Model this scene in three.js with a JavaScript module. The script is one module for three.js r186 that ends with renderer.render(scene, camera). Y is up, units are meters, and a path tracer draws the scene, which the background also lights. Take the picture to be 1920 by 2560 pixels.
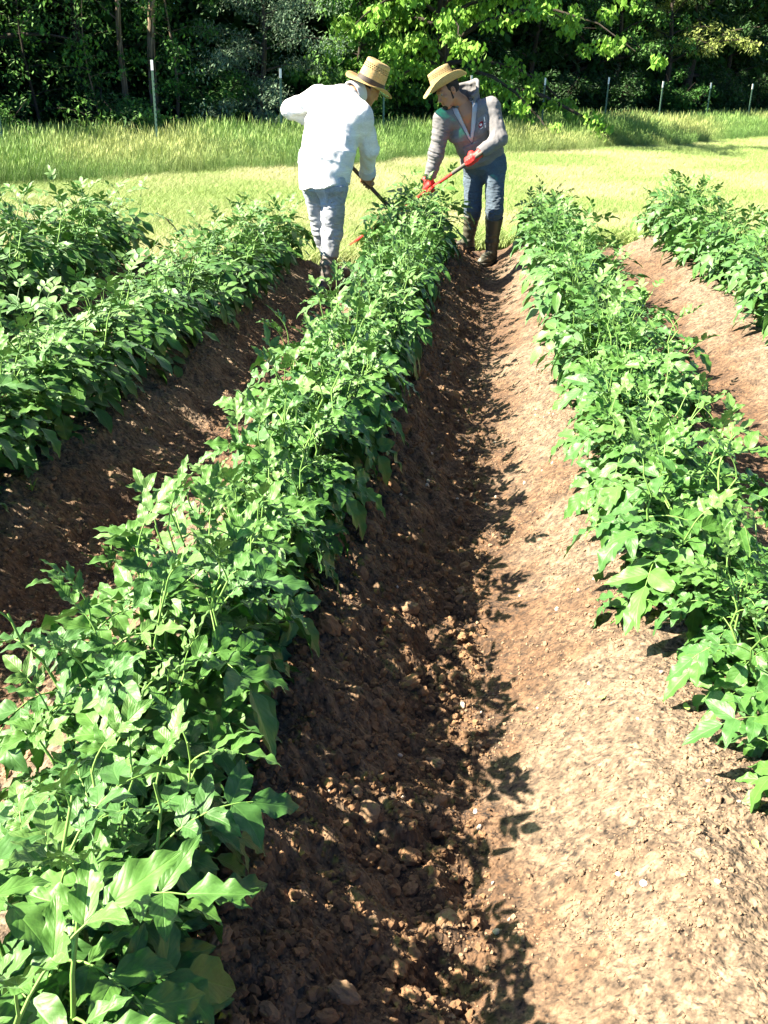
import * as THREE from 'three';
import { Sky } from 'three/addons/objects/Sky.js';
import { mergeGeometries } from 'three/addons/utils/BufferGeometryUtils.js';

// ---------------------------------------------------------------- camera, sky, sun, exposure
const scene = new THREE.Scene();
const camera = new THREE.PerspectiveCamera(56, 0.75, 0.05, 1500);
camera.rotation.order = 'YXZ';
camera.position.set(0, 1.55, 0);
camera.rotation.set(THREE.MathUtils.degToRad(-24.4635), THREE.MathUtils.degToRad(4.7166), THREE.MathUtils.degToRad(1.3));
const SUN = new THREE.Vector3(-0.67, 0.725, 0.19).normalize();
const sky = new Sky();
sky.name = 'sky'; sky.scale.setScalar(1000); sky.userData.kind = 'structure';
sky.material.uniforms.sunPosition.value.copy(SUN);
sky.material.uniforms.turbidity.value = 2;
sky.material.uniforms.rayleigh.value = 0.5;
sky.material.uniforms.mieCoefficient.value = 0.004;
scene.add(sky);
scene.environmentIntensity = 0.1;
const sun = new THREE.DirectionalLight(0xfff1da, 5);
sun.name = 'sun';
sun.position.copy(SUN).multiplyScalar(60).add(new THREE.Vector3(0, 0, -14));
sun.target.position.set(0, 0, -14);
sun.castShadow = true;
sun.shadow.mapSize.set(4096, 4096);
Object.assign(sun.shadow.camera, { left: -36, right: 36, top: 36, bottom: -36, near: 1, far: 140 });
scene.add(sun, sun.target);
const renderer = new THREE.WebGLRenderer({ antialias: true });
renderer.setSize(768, 1024);
renderer.toneMapping = THREE.LinearToneMapping;
renderer.toneMappingExposure = 6.2;
renderer.shadowMap.enabled = true;

// ---------------------------------------------------------------- helpers
function rng(seed) {
  let a = seed >>> 0;
  return () => { a = (a + 0x6d2b79f5) | 0; let t = Math.imul(a ^ (a >>> 15), 1 | a); t = (t + Math.imul(t ^ (t >>> 7), 61 | t)) ^ t; return ((t ^ (t >>> 14)) >>> 0) / 4294967296; };
}
function ih(x, y, z) {
  let h = Math.imul(x, 374761393) + Math.imul(y, 668265263) + Math.imul(z, 2147483647 ^ 0x5bd1e995) | 0;
  h = Math.imul(h ^ (h >>> 13), 1274126177); h ^= h >>> 16;
  return (h >>> 0) / 4294967296;
}
const fade = t => t * t * (3 - 2 * t);
function n3(x, y, z) {
  const X = Math.floor(x), Y = Math.floor(y), Z = Math.floor(z), u = fade(x - X), v = fade(y - Y), w = fade(z - Z);
  const l = (a, b, t) => a + (b - a) * t;
  return l(l(l(ih(X, Y, Z), ih(X + 1, Y, Z), u), l(ih(X, Y + 1, Z), ih(X + 1, Y + 1, Z), u), v),
    l(l(ih(X, Y, Z + 1), ih(X + 1, Y, Z + 1), u), l(ih(X, Y + 1, Z + 1), ih(X + 1, Y + 1, Z + 1), u), v), w) * 2 - 1;
}
function n2(x, y, s = 7) {
  const X = Math.floor(x), Y = Math.floor(y), u = fade(x - X), v = fade(y - Y);
  const a = ih(X, Y, s), b = ih(X + 1, Y, s), c = ih(X, Y + 1, s), d = ih(X + 1, Y + 1, s);
  return (a + (b - a) * u + (c - a) * v + (a - b - c + d) * u * v) * 2 - 1;
}
function fbm(x, y, o = 4, s = 7) { let a = 0.5, r = 0; for (let i = 0; i < o; i++) { r += a * n2(x, y, s + i); x *= 2.03; y *= 2.03; a *= 0.5; } return r; }
function domes(x, y, s) {          // height of the tallest dome of a jittered grid at x, y (0..1)
  const X = Math.floor(x), Y = Math.floor(y); let m = 0;
  for (let i = -1; i < 2; i++) for (let j = -1; j < 2; j++) {
    const k = ih(X + i, Y + j, s), cx = X + i + ih(X + i, Y + j, s + 1), cy = Y + j + ih(X + i, Y + j, s + 2);
    const r = 0.25 + 0.6 * k * k, d2 = ((x - cx) ** 2 + (y - cy) ** 2) / (r * r);
    if (d2 < 1) m = Math.max(m, r * Math.sqrt(1 - d2));
  }
  return m;
}
const clamp = (x, a, b) => Math.min(b, Math.max(a, x));
const sstep = (a, b, x) => fade(clamp((x - a) / (b - a), 0, 1));
const lerp = (a, b, t) => a + (b - a) * t;
const V3 = (x, y, z) => new THREE.Vector3(x, y, z);
const col = (r, g, b) => new THREE.Color().setRGB(r, g, b);
const taken = {};
function numbered(n) { const k = taken[n] = (taken[n] ?? -1) + 1; return k ? `${n}_${String(k).padStart(3, '0')}` : n; }
function tag(o, label, category, group, kind) {
  if (label) o.userData.label = label;
  if (category) o.userData.category = category;
  if (group) o.userData.group = group;
  if (kind) o.userData.kind = kind;
  return o;
}
function thing(name, label, category, group) { const g = new THREE.Group(); g.name = numbered(name); scene.add(g); return tag(g, label, category, group); }
function part(name, geo, mat, parent) { const m = new THREE.Mesh(geo, mat); m.name = name; parent.add(m); return m; }
function tex(w, h, fn, srgb = true) {
  const d = new Uint8Array(w * h * 4);
  for (let y = 0; y < h; y++) for (let x = 0; x < w; x++) { const c = fn(x, y), i = (y * w + x) * 4; d[i] = clamp(c[0], 0, 255); d[i + 1] = clamp(c[1], 0, 255); d[i + 2] = clamp(c[2], 0, 255); d[i + 3] = 255; }
  const t = new THREE.DataTexture(d, w, h); t.wrapS = t.wrapT = THREE.RepeatWrapping; t.magFilter = THREE.LinearFilter; t.minFilter = THREE.LinearMipmapLinearFilter; t.generateMipmaps = true;
  if (srgb) t.colorSpace = THREE.SRGBColorSpace; t.needsUpdate = true; return t;
}
const std = o => new THREE.MeshStandardMaterial({ roughness: 0.9, side: THREE.DoubleSide, ...o });
function tube(points, radii, sides = 6) {       // tapered tube through points
  const pos = [], idx = [], n = points.length, nrm = [];
  let up = V3(0.31, 0.2, 0.93);
  for (let i = 0; i < n; i++) {
    const t = points[Math.min(i + 1, n - 1)].clone().sub(points[Math.max(i - 1, 0)]).normalize();
    const a = up.clone().sub(t.clone().multiplyScalar(up.dot(t))); if (a.lengthSq() < 1e-4) a.set(t.y, -t.x, 0); a.normalize(); up = a.clone();
    const b = t.clone().cross(a);
    for (let k = 0; k < sides; k++) { const w = k / sides * Math.PI * 2, dx = a.clone().multiplyScalar(Math.cos(w)).addScaledVector(b, Math.sin(w)); nrm.push(dx.x, dx.y, dx.z); pos.push(points[i].x + dx.x * radii[i], points[i].y + dx.y * radii[i], points[i].z + dx.z * radii[i]); }
  }
  for (let i = 0; i < n - 1; i++) for (let k = 0; k < sides; k++) { const a = i * sides + k, b = i * sides + (k + 1) % sides; idx.push(a, b, a + sides, b, b + sides, a + sides); }
  const c0 = pos.length / 3; pos.push(...points[0].toArray(), ...points[n - 1].toArray()); const d0 = points[0].clone().sub(points[1]).normalize(), d1 = points[n - 1].clone().sub(points[n - 2]).normalize(); nrm.push(...d0.toArray(), ...d1.toArray());
  for (let k = 0; k < sides; k++) { idx.push(c0, (k + 1) % sides, k, c0 + 1, (n - 1) * sides + k, (n - 1) * sides + (k + 1) % sides); }
  const g = new THREE.BufferGeometry(); g.setAttribute('position', new THREE.Float32BufferAttribute(pos, 3)); g.setAttribute('normal', new THREE.Float32BufferAttribute(nrm, 3));
  const uv = []; for (let i = 0; i < pos.length / 3; i++) uv.push((i % sides) / sides, Math.floor(i / sides) * 0.1); g.setAttribute('uv', new THREE.Float32BufferAttribute(uv, 2));
  g.setIndex(idx); return g;
}

// ---------------------------------------------------------------- the soil: ridges and furrows
const ROWS = [-6.6, -5.4, -4.2, -2.97, -1.8, -0.56, 0.68, 2.02, 3.35, 4.65], DRIFT = [0.04, 0.04, 0.04, 0.04, 0.04, 0.033, 0, -0.02, -0.03, -0.03];   // metres from the camera line, sideways drift per metre
const rowX = (i, z) => ROWS[i] + DRIFT[i] * Math.max(0, -z - 2);
const ENDS = [[-7.5, -4.6], [-4.4, -6.3], [-3.3, -7.1], [-2.6, -7.75], [-1.5, -7.95], [-0.37, -9.0], [0.7, -9.75], [2, -9.95], [5, -10.2], [7, -10.3]];
function rowEnd(x) {
  if (x <= ENDS[0][0]) return ENDS[0][1];
  for (let i = 1; i < ENDS.length; i++) if (x < ENDS[i][0]) return lerp(ENDS[i - 1][1], ENDS[i][1], (x - ENDS[i - 1][0]) / (ENDS[i][0] - ENDS[i - 1][0]));
  return ENDS[ENDS.length - 1][1];
}
const soilEnd = x => rowEnd(x) - 0.42 + 0.22 * n2(x * 1.7, 3.1, 91);
function ridge(x, z) {                 // smooth bed profile 0..1
  const xx = x + 0.035 * n2(z * 0.9, 1.3, 51) + 0.015 * n2(z * 2.7, 2.3, 52);
  let i = 0; while (i < ROWS.length - 1 && xx > (rowX(i, z) + rowX(i + 1, z)) / 2) i++;
  const c = rowX(i, z), half = xx < c ? (i ? (c - rowX(i - 1, z)) / 2 : 0.6) : (i < ROWS.length - 1 ? (rowX(i + 1, z) - c) / 2 : 0.6);
  const t = clamp(Math.abs(xx - c) / half, 0, 1);
  return 1 - sstep(0.22, 0.98, t);
}
// freshly hoed, cloddy side of the beds: the side away from the sun of each row, strongest in the near furrow
const cloddy = (x, z) => { let w = 0.5 + 0.35 * n2(x * 1.3 + 4, z * 0.8, 61); if (x > -0.45 && x < 0.12) w = 1; if (x > -1.5 && x < -0.9) w = Math.max(w, 0.78); w = lerp(w, 0.22 + 0.25 * sstep(0.1, 0.6, n2(x * 2.4, z * 1.9, 63)), sstep(0.05, 0.22, x) * (1 - sstep(0.75, 1.0, x))); return clamp(w, 0.15, 1); };
function soilBase(x, z) {
  const fall = sstep(soilEnd(x) - 0.05, soilEnd(x) + 0.7, z);
  return 0.21 * ridge(x, z) * fall + 0.018 * fbm(x * 1.6, z * 1.1, 3, 21) - 0.06 * (1 - sstep(soilEnd(x) - 0.12, soilEnd(x) + 0.15, z)) - 0.10 * (1 - sstep(-7.3, -7.0, x)) - 0.1 * sstep(5.1, 5.4, x);
}
function soilH(x, z, fine = true) {
  let h = soilBase(x, z);
  if (!fine) return h;
  const w = cloddy(x, z);
  h += w * (0.011 * domes(x / 0.09 + 0.2 * n2(x * 30, z * 30, 5), z / 0.09, 31) + 0.005 * domes(x / 0.034, z / 0.034 + 0.3 * n2(x * 50, z * 50, 6), 35) - 0.006);
  h += (0.009 + 0.045 * w * w) * fbm(x * 14, z * 14, 4, 41) + 0.006 * fbm(x * 45, z * 45, 2, 44) + 0.012 * w * Math.max(0, n2(x * 26, z * 26, 47)) ** 1.5 + 0.004 * (domes(x / 0.018, z / 0.016, 39));
  return h;
}
const xs = [], zs = [];
for (let x = -7.5; x < 5.6;) { xs.push(x); const d = x < -1.5 ? -1.5 - x : x > 1.55 ? x - 1.55 : 0; x += Math.min(0.0115 + d * 0.012, 0.07); }
for (let z = 2.2; z > -10.95;) { zs.push(z); z -= z > -0.7 ? 0.04 : Math.max(0.0115, -z * 0.0052); }
{
  const nx = xs.length, nz = zs.length, pos = new Float32Array(nx * nz * 3), cl = new Float32Array(nx * nz * 3), uv = new Float32Array(nx * nz * 2), idx = [];
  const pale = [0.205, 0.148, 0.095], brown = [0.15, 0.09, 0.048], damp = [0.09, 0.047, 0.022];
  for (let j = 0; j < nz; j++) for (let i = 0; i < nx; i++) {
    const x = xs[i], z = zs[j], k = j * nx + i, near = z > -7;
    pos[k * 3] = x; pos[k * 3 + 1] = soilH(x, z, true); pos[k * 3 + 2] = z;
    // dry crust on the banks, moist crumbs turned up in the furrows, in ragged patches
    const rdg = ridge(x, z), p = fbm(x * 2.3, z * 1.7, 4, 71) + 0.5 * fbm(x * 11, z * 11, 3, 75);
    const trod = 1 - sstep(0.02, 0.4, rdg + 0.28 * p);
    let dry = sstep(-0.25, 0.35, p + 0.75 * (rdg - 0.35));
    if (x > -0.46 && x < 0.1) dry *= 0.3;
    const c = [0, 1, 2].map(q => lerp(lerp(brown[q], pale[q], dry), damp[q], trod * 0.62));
    const g = 1 + 0.24 * n2(x * 60, z * 60, 81) + 0.2 * n2(x * 130, z * 130, 82) + 0.12 * fbm(x * 9, z * 9, 3, 83);
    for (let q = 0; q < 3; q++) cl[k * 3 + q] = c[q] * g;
    uv[k * 2] = x; uv[k * 2 + 1] = z;
  }
  for (let j = 0; j < nz - 1; j++) for (let i = 0; i < nx - 1; i++) { const a = j * nx + i; idx.push(a, a + 1, a + nx, a + 1, a + nx + 1, a + nx); }
  const g = new THREE.BufferGeometry();
  g.setAttribute('position', new THREE.BufferAttribute(pos, 3)); g.setAttribute('color', new THREE.BufferAttribute(cl, 3)); g.setAttribute('uv', new THREE.BufferAttribute(uv, 2)); g.setIndex(idx); g.computeVertexNormals();
  const grain = tex(512, 512, (x, y) => { const s = 512 / 64; const sp = fbmT(x / 512, y / 512, 90, 2, 19), v = 205 + 95 * fbmT(x / 512, y / 512, 40, 4, 11) + 60 * fbmT(x / 512, y / 512, 130, 2, 15) - 90 * sstep(0.25, 0.5, sp) + 30 * sstep(0.3, 0.5, -sp); return [v, v, v]; });
  const bump = tex(512, 512, (x, y) => { const v = 128 + 190 * fbmT(x / 512, y / 512, 40, 4, 17); return [v, v, v]; }, false);
  grain.repeat.set(1.7, 1.7); bump.repeat.set(1.7, 1.7);
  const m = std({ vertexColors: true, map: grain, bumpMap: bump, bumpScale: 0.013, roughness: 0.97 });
  const soil = new THREE.Mesh(g, m); soil.name = 'soil'; soil.userData.kind = 'structure'; scene.add(soil);
}
function fbmT(u, v, f, o, s) { let a = 0.5, r = 0; for (let i = 0; i < o; i++) { const F = f * (1 << i), x = u * F, y = v * F, X = Math.floor(x), Y = Math.floor(y), p = fade(x - X), q = fade(y - Y), w = k => ((k % F) + F) % F; const A = ih(w(X), w(Y), s + i), B = ih(w(X + 1), w(Y), s + i), C = ih(w(X), w(Y + 1), s + i), D = ih(w(X + 1), w(Y + 1), s + i); r += a * ((A + (B - A) * p + (C - A) * q + (A - B - C + D) * p * q) * 2 - 1); a *= 0.5; } return r; }

// ---------------------------------------------------------------- the meadow sheet, out to the horizon
const FENCE = s => [-5.85 + 1.876 * s, -18.44 - 2.26 * s];
const fenceSide = (x, z) => -((x + 5.85) * 2.26 + (z + 18.44) * 1.876) / 2.937;   // metres beyond the fence line (towards the wood)
const inField = (x, z) => x > -7.2 && x < 5.3 && z > soilEnd(x) && z < 2.1;
const groundH = (x, z) => (x > -7.45 && x < 5.55 && z > soilEnd(x) - 0.1 && z < 2.15) ? -0.2 : 0.02 * fbm(x * 0.5, z * 0.5, 3, 101);
{
  const gx = [], gz = [];
  for (let x = -7.6; x < 5.7; x += 0.22) gx.push(x); for (let k = 0, d = 0.3, x = 5.9; x < 420; k++) { gx.push(x); d *= 1.12; x += d; } for (let d = 0.3, x = -7.8; x > -420;) { gx.unshift(x); d *= 1.12; x -= d; }
  for (let z = 2.3; z > -11.2; z -= 0.22) gz.push(z); for (let d = 0.3, z = -11.4; z > -420;) { gz.push(z); d *= 1.09; z -= d; } for (let d = 0.3, z = 2.6; z < 420;) { gz.unshift(z); d *= 1.15; z += d; }
  const pos = [], cl = [], uv = [], idx = [];
  for (const z of gz) for (const x of gx) {
    pos.push(x, groundH(x, z), z); uv.push(x, z);
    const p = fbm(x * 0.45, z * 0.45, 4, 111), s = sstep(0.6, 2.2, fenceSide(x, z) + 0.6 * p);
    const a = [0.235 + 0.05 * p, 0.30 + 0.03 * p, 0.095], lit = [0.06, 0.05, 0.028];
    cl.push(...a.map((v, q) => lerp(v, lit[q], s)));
  }
  const nx = gx.length; for (let j = 0; j < gz.length - 1; j++) for (let i = 0; i < nx - 1; i++) { const a = j * nx + i; idx.push(a, a + 1, a + nx, a + 1, a + nx + 1, a + nx); }
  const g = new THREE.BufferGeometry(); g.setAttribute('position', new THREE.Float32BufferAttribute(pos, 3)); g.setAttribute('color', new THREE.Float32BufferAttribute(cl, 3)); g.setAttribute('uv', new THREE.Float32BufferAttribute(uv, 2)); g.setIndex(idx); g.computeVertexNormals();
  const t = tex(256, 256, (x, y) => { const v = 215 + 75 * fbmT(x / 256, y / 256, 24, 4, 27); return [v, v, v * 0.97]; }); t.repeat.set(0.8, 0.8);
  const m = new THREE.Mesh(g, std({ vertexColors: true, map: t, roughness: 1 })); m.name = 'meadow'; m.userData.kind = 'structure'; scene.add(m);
}

// ---------------------------------------------------------------- grass
function bladeTuft(seed, n, h, w, spread, bend, seeds) {
  const R = rng(seed), pos = [], idx = [], cl = [];
  for (let i = 0; i < n; i++) {
    const a = R() * 6.283, r = Math.sqrt(R()) * spread, bx = Math.cos(a) * r, bz = Math.sin(a) * r, hh = h * (0.55 + 0.6 * R()), d = R() * 6.283, b = bend * hh * (0.3 + R()), f = R() * 6.283, dx = Math.cos(d), dz = Math.sin(d), sx = Math.cos(f) * w, sz = Math.sin(f) * w, o = pos.length / 3;
    for (let k = 0; k < 3; k++) { const t = k / 2, ww = [1, 0.8, 0][k]; const px = bx + dx * b * t * t, pz = bz + dz * b * t * t, py = hh * t * (1 - 0.15 * t * bend); if (k < 2) pos.push(px - sx * ww, py, pz - sz * ww, px + sx * ww, py, pz + sz * ww); else pos.push(px, py, pz); }
    idx.push(o, o + 1, o + 2, o + 1, o + 3, o + 2, o + 2, o + 3, o + 4);
    const tint = 0.8 + 0.4 * R(); for (let k = 0; k < 5; k++) cl.push(tint, tint, tint);
    if (seeds && R() < 0.5) {            // seed head
      const o2 = pos.length / 3, px = bx + dx * b * 1.05, pz = bz + dz * b * 1.05, py = hh * 0.98, L = 0.09 + 0.05 * R(), lx = dx * L * 0.4, lz = dz * L * 0.4, sw = w * 1.7;
      pos.push(px, py - L * 0.3, pz, px + lx * 0.4 - sw, py + L * 0.25, pz + lz * 0.4, px + lx * 0.4 + sw, py + L * 0.25, pz + lz * 0.4 + sw, px + lx, py + L * 0.8, pz + lz);
      idx.push(o2, o2 + 2, o2 + 1, o2 + 1, o2 + 2, o2 + 3); for (let k = 0; k < 4; k++) cl.push(1.7, 1.4, 1.6);
    }
  }
  const g = new THREE.BufferGeometry(); g.setAttribute('position', new THREE.Float32BufferAttribute(pos, 3)); g.setAttribute('color', new THREE.Float32BufferAttribute(cl, 3)); g.setIndex(idx); g.computeVertexNormals(); return g;
}
function scatter(name, label, category, geo, mat, spots) {
  const m = new THREE.InstancedMesh(geo, mat, spots.length), M = new THREE.Matrix4(), q = new THREE.Quaternion(), e = new THREE.Euler();
  spots.forEach((s, i) => { e.set(s.rx ?? 0, s.ry ?? 0, s.rz ?? 0); q.setFromEuler(e); M.compose(V3(s.x, s.y, s.z), q, V3(s.s * (s.sx ?? 1), s.s * (s.sy ?? 1), s.s)); m.setMatrixAt(i, M); m.setColorAt(i, s.c); });
  m.name = numbered(name); scene.add(m); return tag(m, label, category, null, 'stuff');
}
const grassMat = new THREE.MeshPhysicalMaterial({ color: 0xffffff, vertexColors: true, roughness: 0.85, side: THREE.DoubleSide, transmission: 0.3, thickness: 0 });
{
  const R = rng(301);
  // mown meadow
  for (let v = 0; v < 3; v++) {
    const geo = bladeTuft(310 + v, 16, 0.085, 0.0022, 0.08, 0.9, false), spots = [];
    let guard = 0;
    while (spots.length < 26000 && guard++ < 400000) {
      const d = 6.5 + 33 * Math.pow(R(), 1.35), a = -0.075 + (R() - 0.5) * 0.98, x = Math.sin(a) * d, z = -Math.cos(a) * d;
      if (inField(x, z) || fenceSide(x, z) > 0.4) continue;
      const p = fbm(x * 0.6, z * 0.6, 3, 121) + 0.3 * (R() - 0.5), dry = sstep(-0.3, 0.5, p);
      spots.push({ x, y: groundH(x, z) - 0.005, z, ry: R() * 6.28, s: 0.7 + 0.7 * R() + (z - soilEnd(x) > -0.5 && x > -7.2 && x < 5.3 ? 0.9 : 0), c: col(lerp(0.26, 0.42, dry), lerp(0.37, 0.43, dry), lerp(0.1, 0.21, dry)) });
    }
    scatter('meadow_grass', ['short pale mown grass of the meadow behind the crop rows', 'short green mown grass of the meadow in front of the fence posts', 'sparse pale tufts all over the mown meadow'][v], 'grass', geo, grassMat, spots);
  }
  // unmown strip along the fence
  for (let v = 0; v < 3; v++) {
    const geo = bladeTuft(330 + v, 10, 0.6, 0.0036, 0.11, 0.42, true), spots = [];
    while (spots.length < 15000) {
      const s = -3.4 + 13.6 * R(), off = -3.1 + 5.3 * R(), [fx, fz] = FENCE(s), x = fx - off * 0.769, z = fz - off * 0.639;
      const edge = off + 3.1 - 0.9 * (n2(s * 2.1, 3, 131) + 1) * 0.5; if (edge < 0) continue;
      const p = fbm(x * 0.5, z * 0.5, 3, 133) + 0.35 * (R() - 0.5), dry = sstep(-0.35, 0.45, p);
      spots.push({ x, y: groundH(x, z) - 0.02, z, ry: R() * 6.28, rz: (R() - 0.5) * 0.25, rx: (R() - 0.5) * 0.25, s: (0.55 + 0.5 * R()) * (0.62 + 0.38 * sstep(0, 1.3, edge)) * (1 + 0.25 * n2(x * 0.8, z * 0.8, 135)), c: col(lerp(0.085, 0.19, dry), lerp(0.2, 0.27, dry), lerp(0.03, 0.07, dry)) });
    }
    scatter('tall_grass', ['tall unmown grass with seed heads along the fence posts', 'tall green grass stems standing between the fence posts', 'tall straw-tipped grass at the foot of the wood'][v], 'grass', geo, grassMat, spots);
  }
}

// ---------------------------------------------------------------- crumbs, clods and pebbles on the soil
function lump(seed, detail, rough) {
  const g = new THREE.IcosahedronGeometry(1, detail), p = g.attributes.position;
  for (let i = 0; i < p.count; i++) { const x = p.getX(i), y = p.getY(i), z = p.getZ(i), k = 1 + rough * n3(x * 1.4 + seed * 7.1, y * 1.4, z * 1.4) + rough * 0.6 * n3(x * 3.3 + seed, y * 3.3 + 9, z * 3.3) + rough * 0.35 * n3(x * 7.1, y * 7.1 + seed, z * 7.1) + (detail > 2 ? rough * 0.25 * n3(x * 15, y * 15 + seed, z * 15) : 0); p.setXYZ(i, x * k, y * k * 0.75, z * k * 0.9); }
  g.computeVertexNormals(); return g;
}
const clodMat = std({ color: 0xffffff, roughness: 1 });
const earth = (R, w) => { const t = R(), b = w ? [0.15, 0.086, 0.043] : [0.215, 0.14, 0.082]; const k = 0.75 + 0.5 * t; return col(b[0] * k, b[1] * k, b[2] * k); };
{
  const R = rng(401);
  for (let v = 0; v < 3; v++) {
    const geo = lump(3 + v, 1, 0.5), spots = []; let guard = 0;
    while (spots.length < 17000 && guard++ < 300000) {
      const z = -0.75 - 9 * Math.pow(R(), 1.9), x = lerp(-2.6, 2.7, R()) * (z < -3 ? 1.25 : 0.6) - (z > -3 ? 0 : 0);
      if (z < rowEnd(x)) continue;
      const w = cloddy(x, z); if (R() > w * w * w * 1.05) continue;
      const big = Math.pow(R(), 9), s = 0.0014 + 0.003 * R() * R() + 0.014 * big * (0.15 + 0.85 * w * w);
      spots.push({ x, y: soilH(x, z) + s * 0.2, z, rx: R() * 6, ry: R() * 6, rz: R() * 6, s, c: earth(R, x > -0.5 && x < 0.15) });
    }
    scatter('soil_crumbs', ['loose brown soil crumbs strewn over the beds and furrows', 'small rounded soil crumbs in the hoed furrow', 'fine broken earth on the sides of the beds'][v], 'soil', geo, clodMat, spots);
  }
  {  // fine crumbs on the sunlit bank
    const geo = lump(9, 1, 0.45), spots = [];
    while (spots.length < 16000) {
      const z = -0.85 - 4.6 * Math.pow(R(), 1.5), x = lerp(0.02, 1.15, R()); if (n2(x * 5, z * 5, 65) + 0.6 * R() < 0.1) continue;
      const s = 0.0012 + 0.0022 * R() + 0.006 * Math.pow(R(), 14), k = 0.7 + 0.5 * R();
      spots.push({ x, y: soilH(x, z) + s * 0.25, z, rx: R() * 6, ry: R() * 6, rz: R() * 6, s, c: col(0.2 * k, 0.14 * k, 0.085 * k) });
    }
    scatter('soil_crumbs', 'fine dry crumbs on the sunlit side of the right-hand bed', 'soil', geo, clodMat, spots);
  }
  // larger clods in the shaded furrow and along the bed feet
  const geos = [0, 1, 2, 3].map(k => lump(20 + k, 4, 0.25));
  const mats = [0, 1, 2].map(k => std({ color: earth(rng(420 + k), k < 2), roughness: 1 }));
  let made = 0;
  while (made < 120) {
    const z = -1.0 - 4.2 * Math.pow(R(), 1.5), x = made < 100 ? lerp(-0.42, 0.04, R()) : lerp(0.75, 1.0, R());
    const s = 0.011 + 0.021 * R() * R() + 0.005 * R();
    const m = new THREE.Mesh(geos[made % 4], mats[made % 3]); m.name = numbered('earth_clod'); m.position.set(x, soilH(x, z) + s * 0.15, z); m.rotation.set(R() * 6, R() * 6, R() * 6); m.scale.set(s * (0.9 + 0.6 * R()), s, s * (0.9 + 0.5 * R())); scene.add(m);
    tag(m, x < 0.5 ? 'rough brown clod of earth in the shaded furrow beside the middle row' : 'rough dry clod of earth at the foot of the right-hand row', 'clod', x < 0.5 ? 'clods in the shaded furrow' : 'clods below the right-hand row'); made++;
  }
  const pg = [0, 1, 2].map(k => lump(40 + k, 1, 0.22)), pm = [std({ color: col(0.46, 0.4, 0.33), roughness: 0.8 }), std({ color: col(0.36, 0.3, 0.24), roughness: 0.85 })];
  for (let k = 0; k < 90; k++) {
    const z = -1.0 - 4.5 * Math.pow(R(), 1.4), x = lerp(-0.25, 0.95, R()), s = 0.004 + 0.0065 * R() * R();
    const m = new THREE.Mesh(pg[k % 3], pm[k % 2]); m.name = numbered('pebble'); m.position.set(x, soilH(x, z) + s * 0.3, z); m.rotation.set(R() * 6, R() * 6, R() * 6); m.scale.set(s * 1.3, s, s); scene.add(m);
    tag(m, 'pale pebble lying on the soil of the right-hand furrow', 'pebble', 'pebbles in the right-hand furrow');
  }
}

// ---------------------------------------------------------------- potato plants
const leafMap = tex(128, 256, (x, y) => {
  const u = (x / 128 - 0.5) * 2, v = y / 256, au = Math.abs(u);
  const side = (v * 7 - au * 2.2) % 1, sv = Math.abs(((side + 1) % 1) - 0.5) * 2;          // pinnate veins
  const vein = Math.max(1 - sstep(0.0, 0.07, au), (1 - sstep(0.0, 0.16, 1 - sv)) * 0.55);
  const mot = 16 * fbmT(x / 128, y / 256, 10, 3, 57) + 12 * fbmT(x / 128, y / 256, 40, 2, 58);
  return [205 + mot + vein * 38, 212 + mot + vein * 30, 200 + mot + vein * 26];
});
const leafBump = tex(128, 256, (x, y) => {
  const u = (x / 128 - 0.5) * 2, v = y / 256, au = Math.abs(u);
  const side = (v * 7 - au * 2.2) % 1, sv = Math.abs(((side + 1) % 1) - 0.5) * 2;
  const q = 150 + 70 * Math.sin(sv * Math.PI * 0.5) * sstep(0, 0.2, au) - 90 * (1 - sstep(0, 0.08, au)) + 30 * fbmT(x / 128, y / 256, 16, 3, 59);
  return [q, q, q];
}, false);
const leafMats = [[0.092, 0.24, 0.046], [0.115, 0.275, 0.052], [0.075, 0.21, 0.048], [0.155, 0.31, 0.075]].map(c => new THREE.MeshPhysicalMaterial({ color: col(...c), map: leafMap, bumpMap: leafBump, bumpScale: 0.0009, roughness: 0.5, specularIntensity: 0.7, side: THREE.DoubleSide, transmission: 0.3, thickness: 0 }));
const stemMat = std({ color: col(0.15, 0.29, 0.06), roughness: 0.6 });
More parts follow.
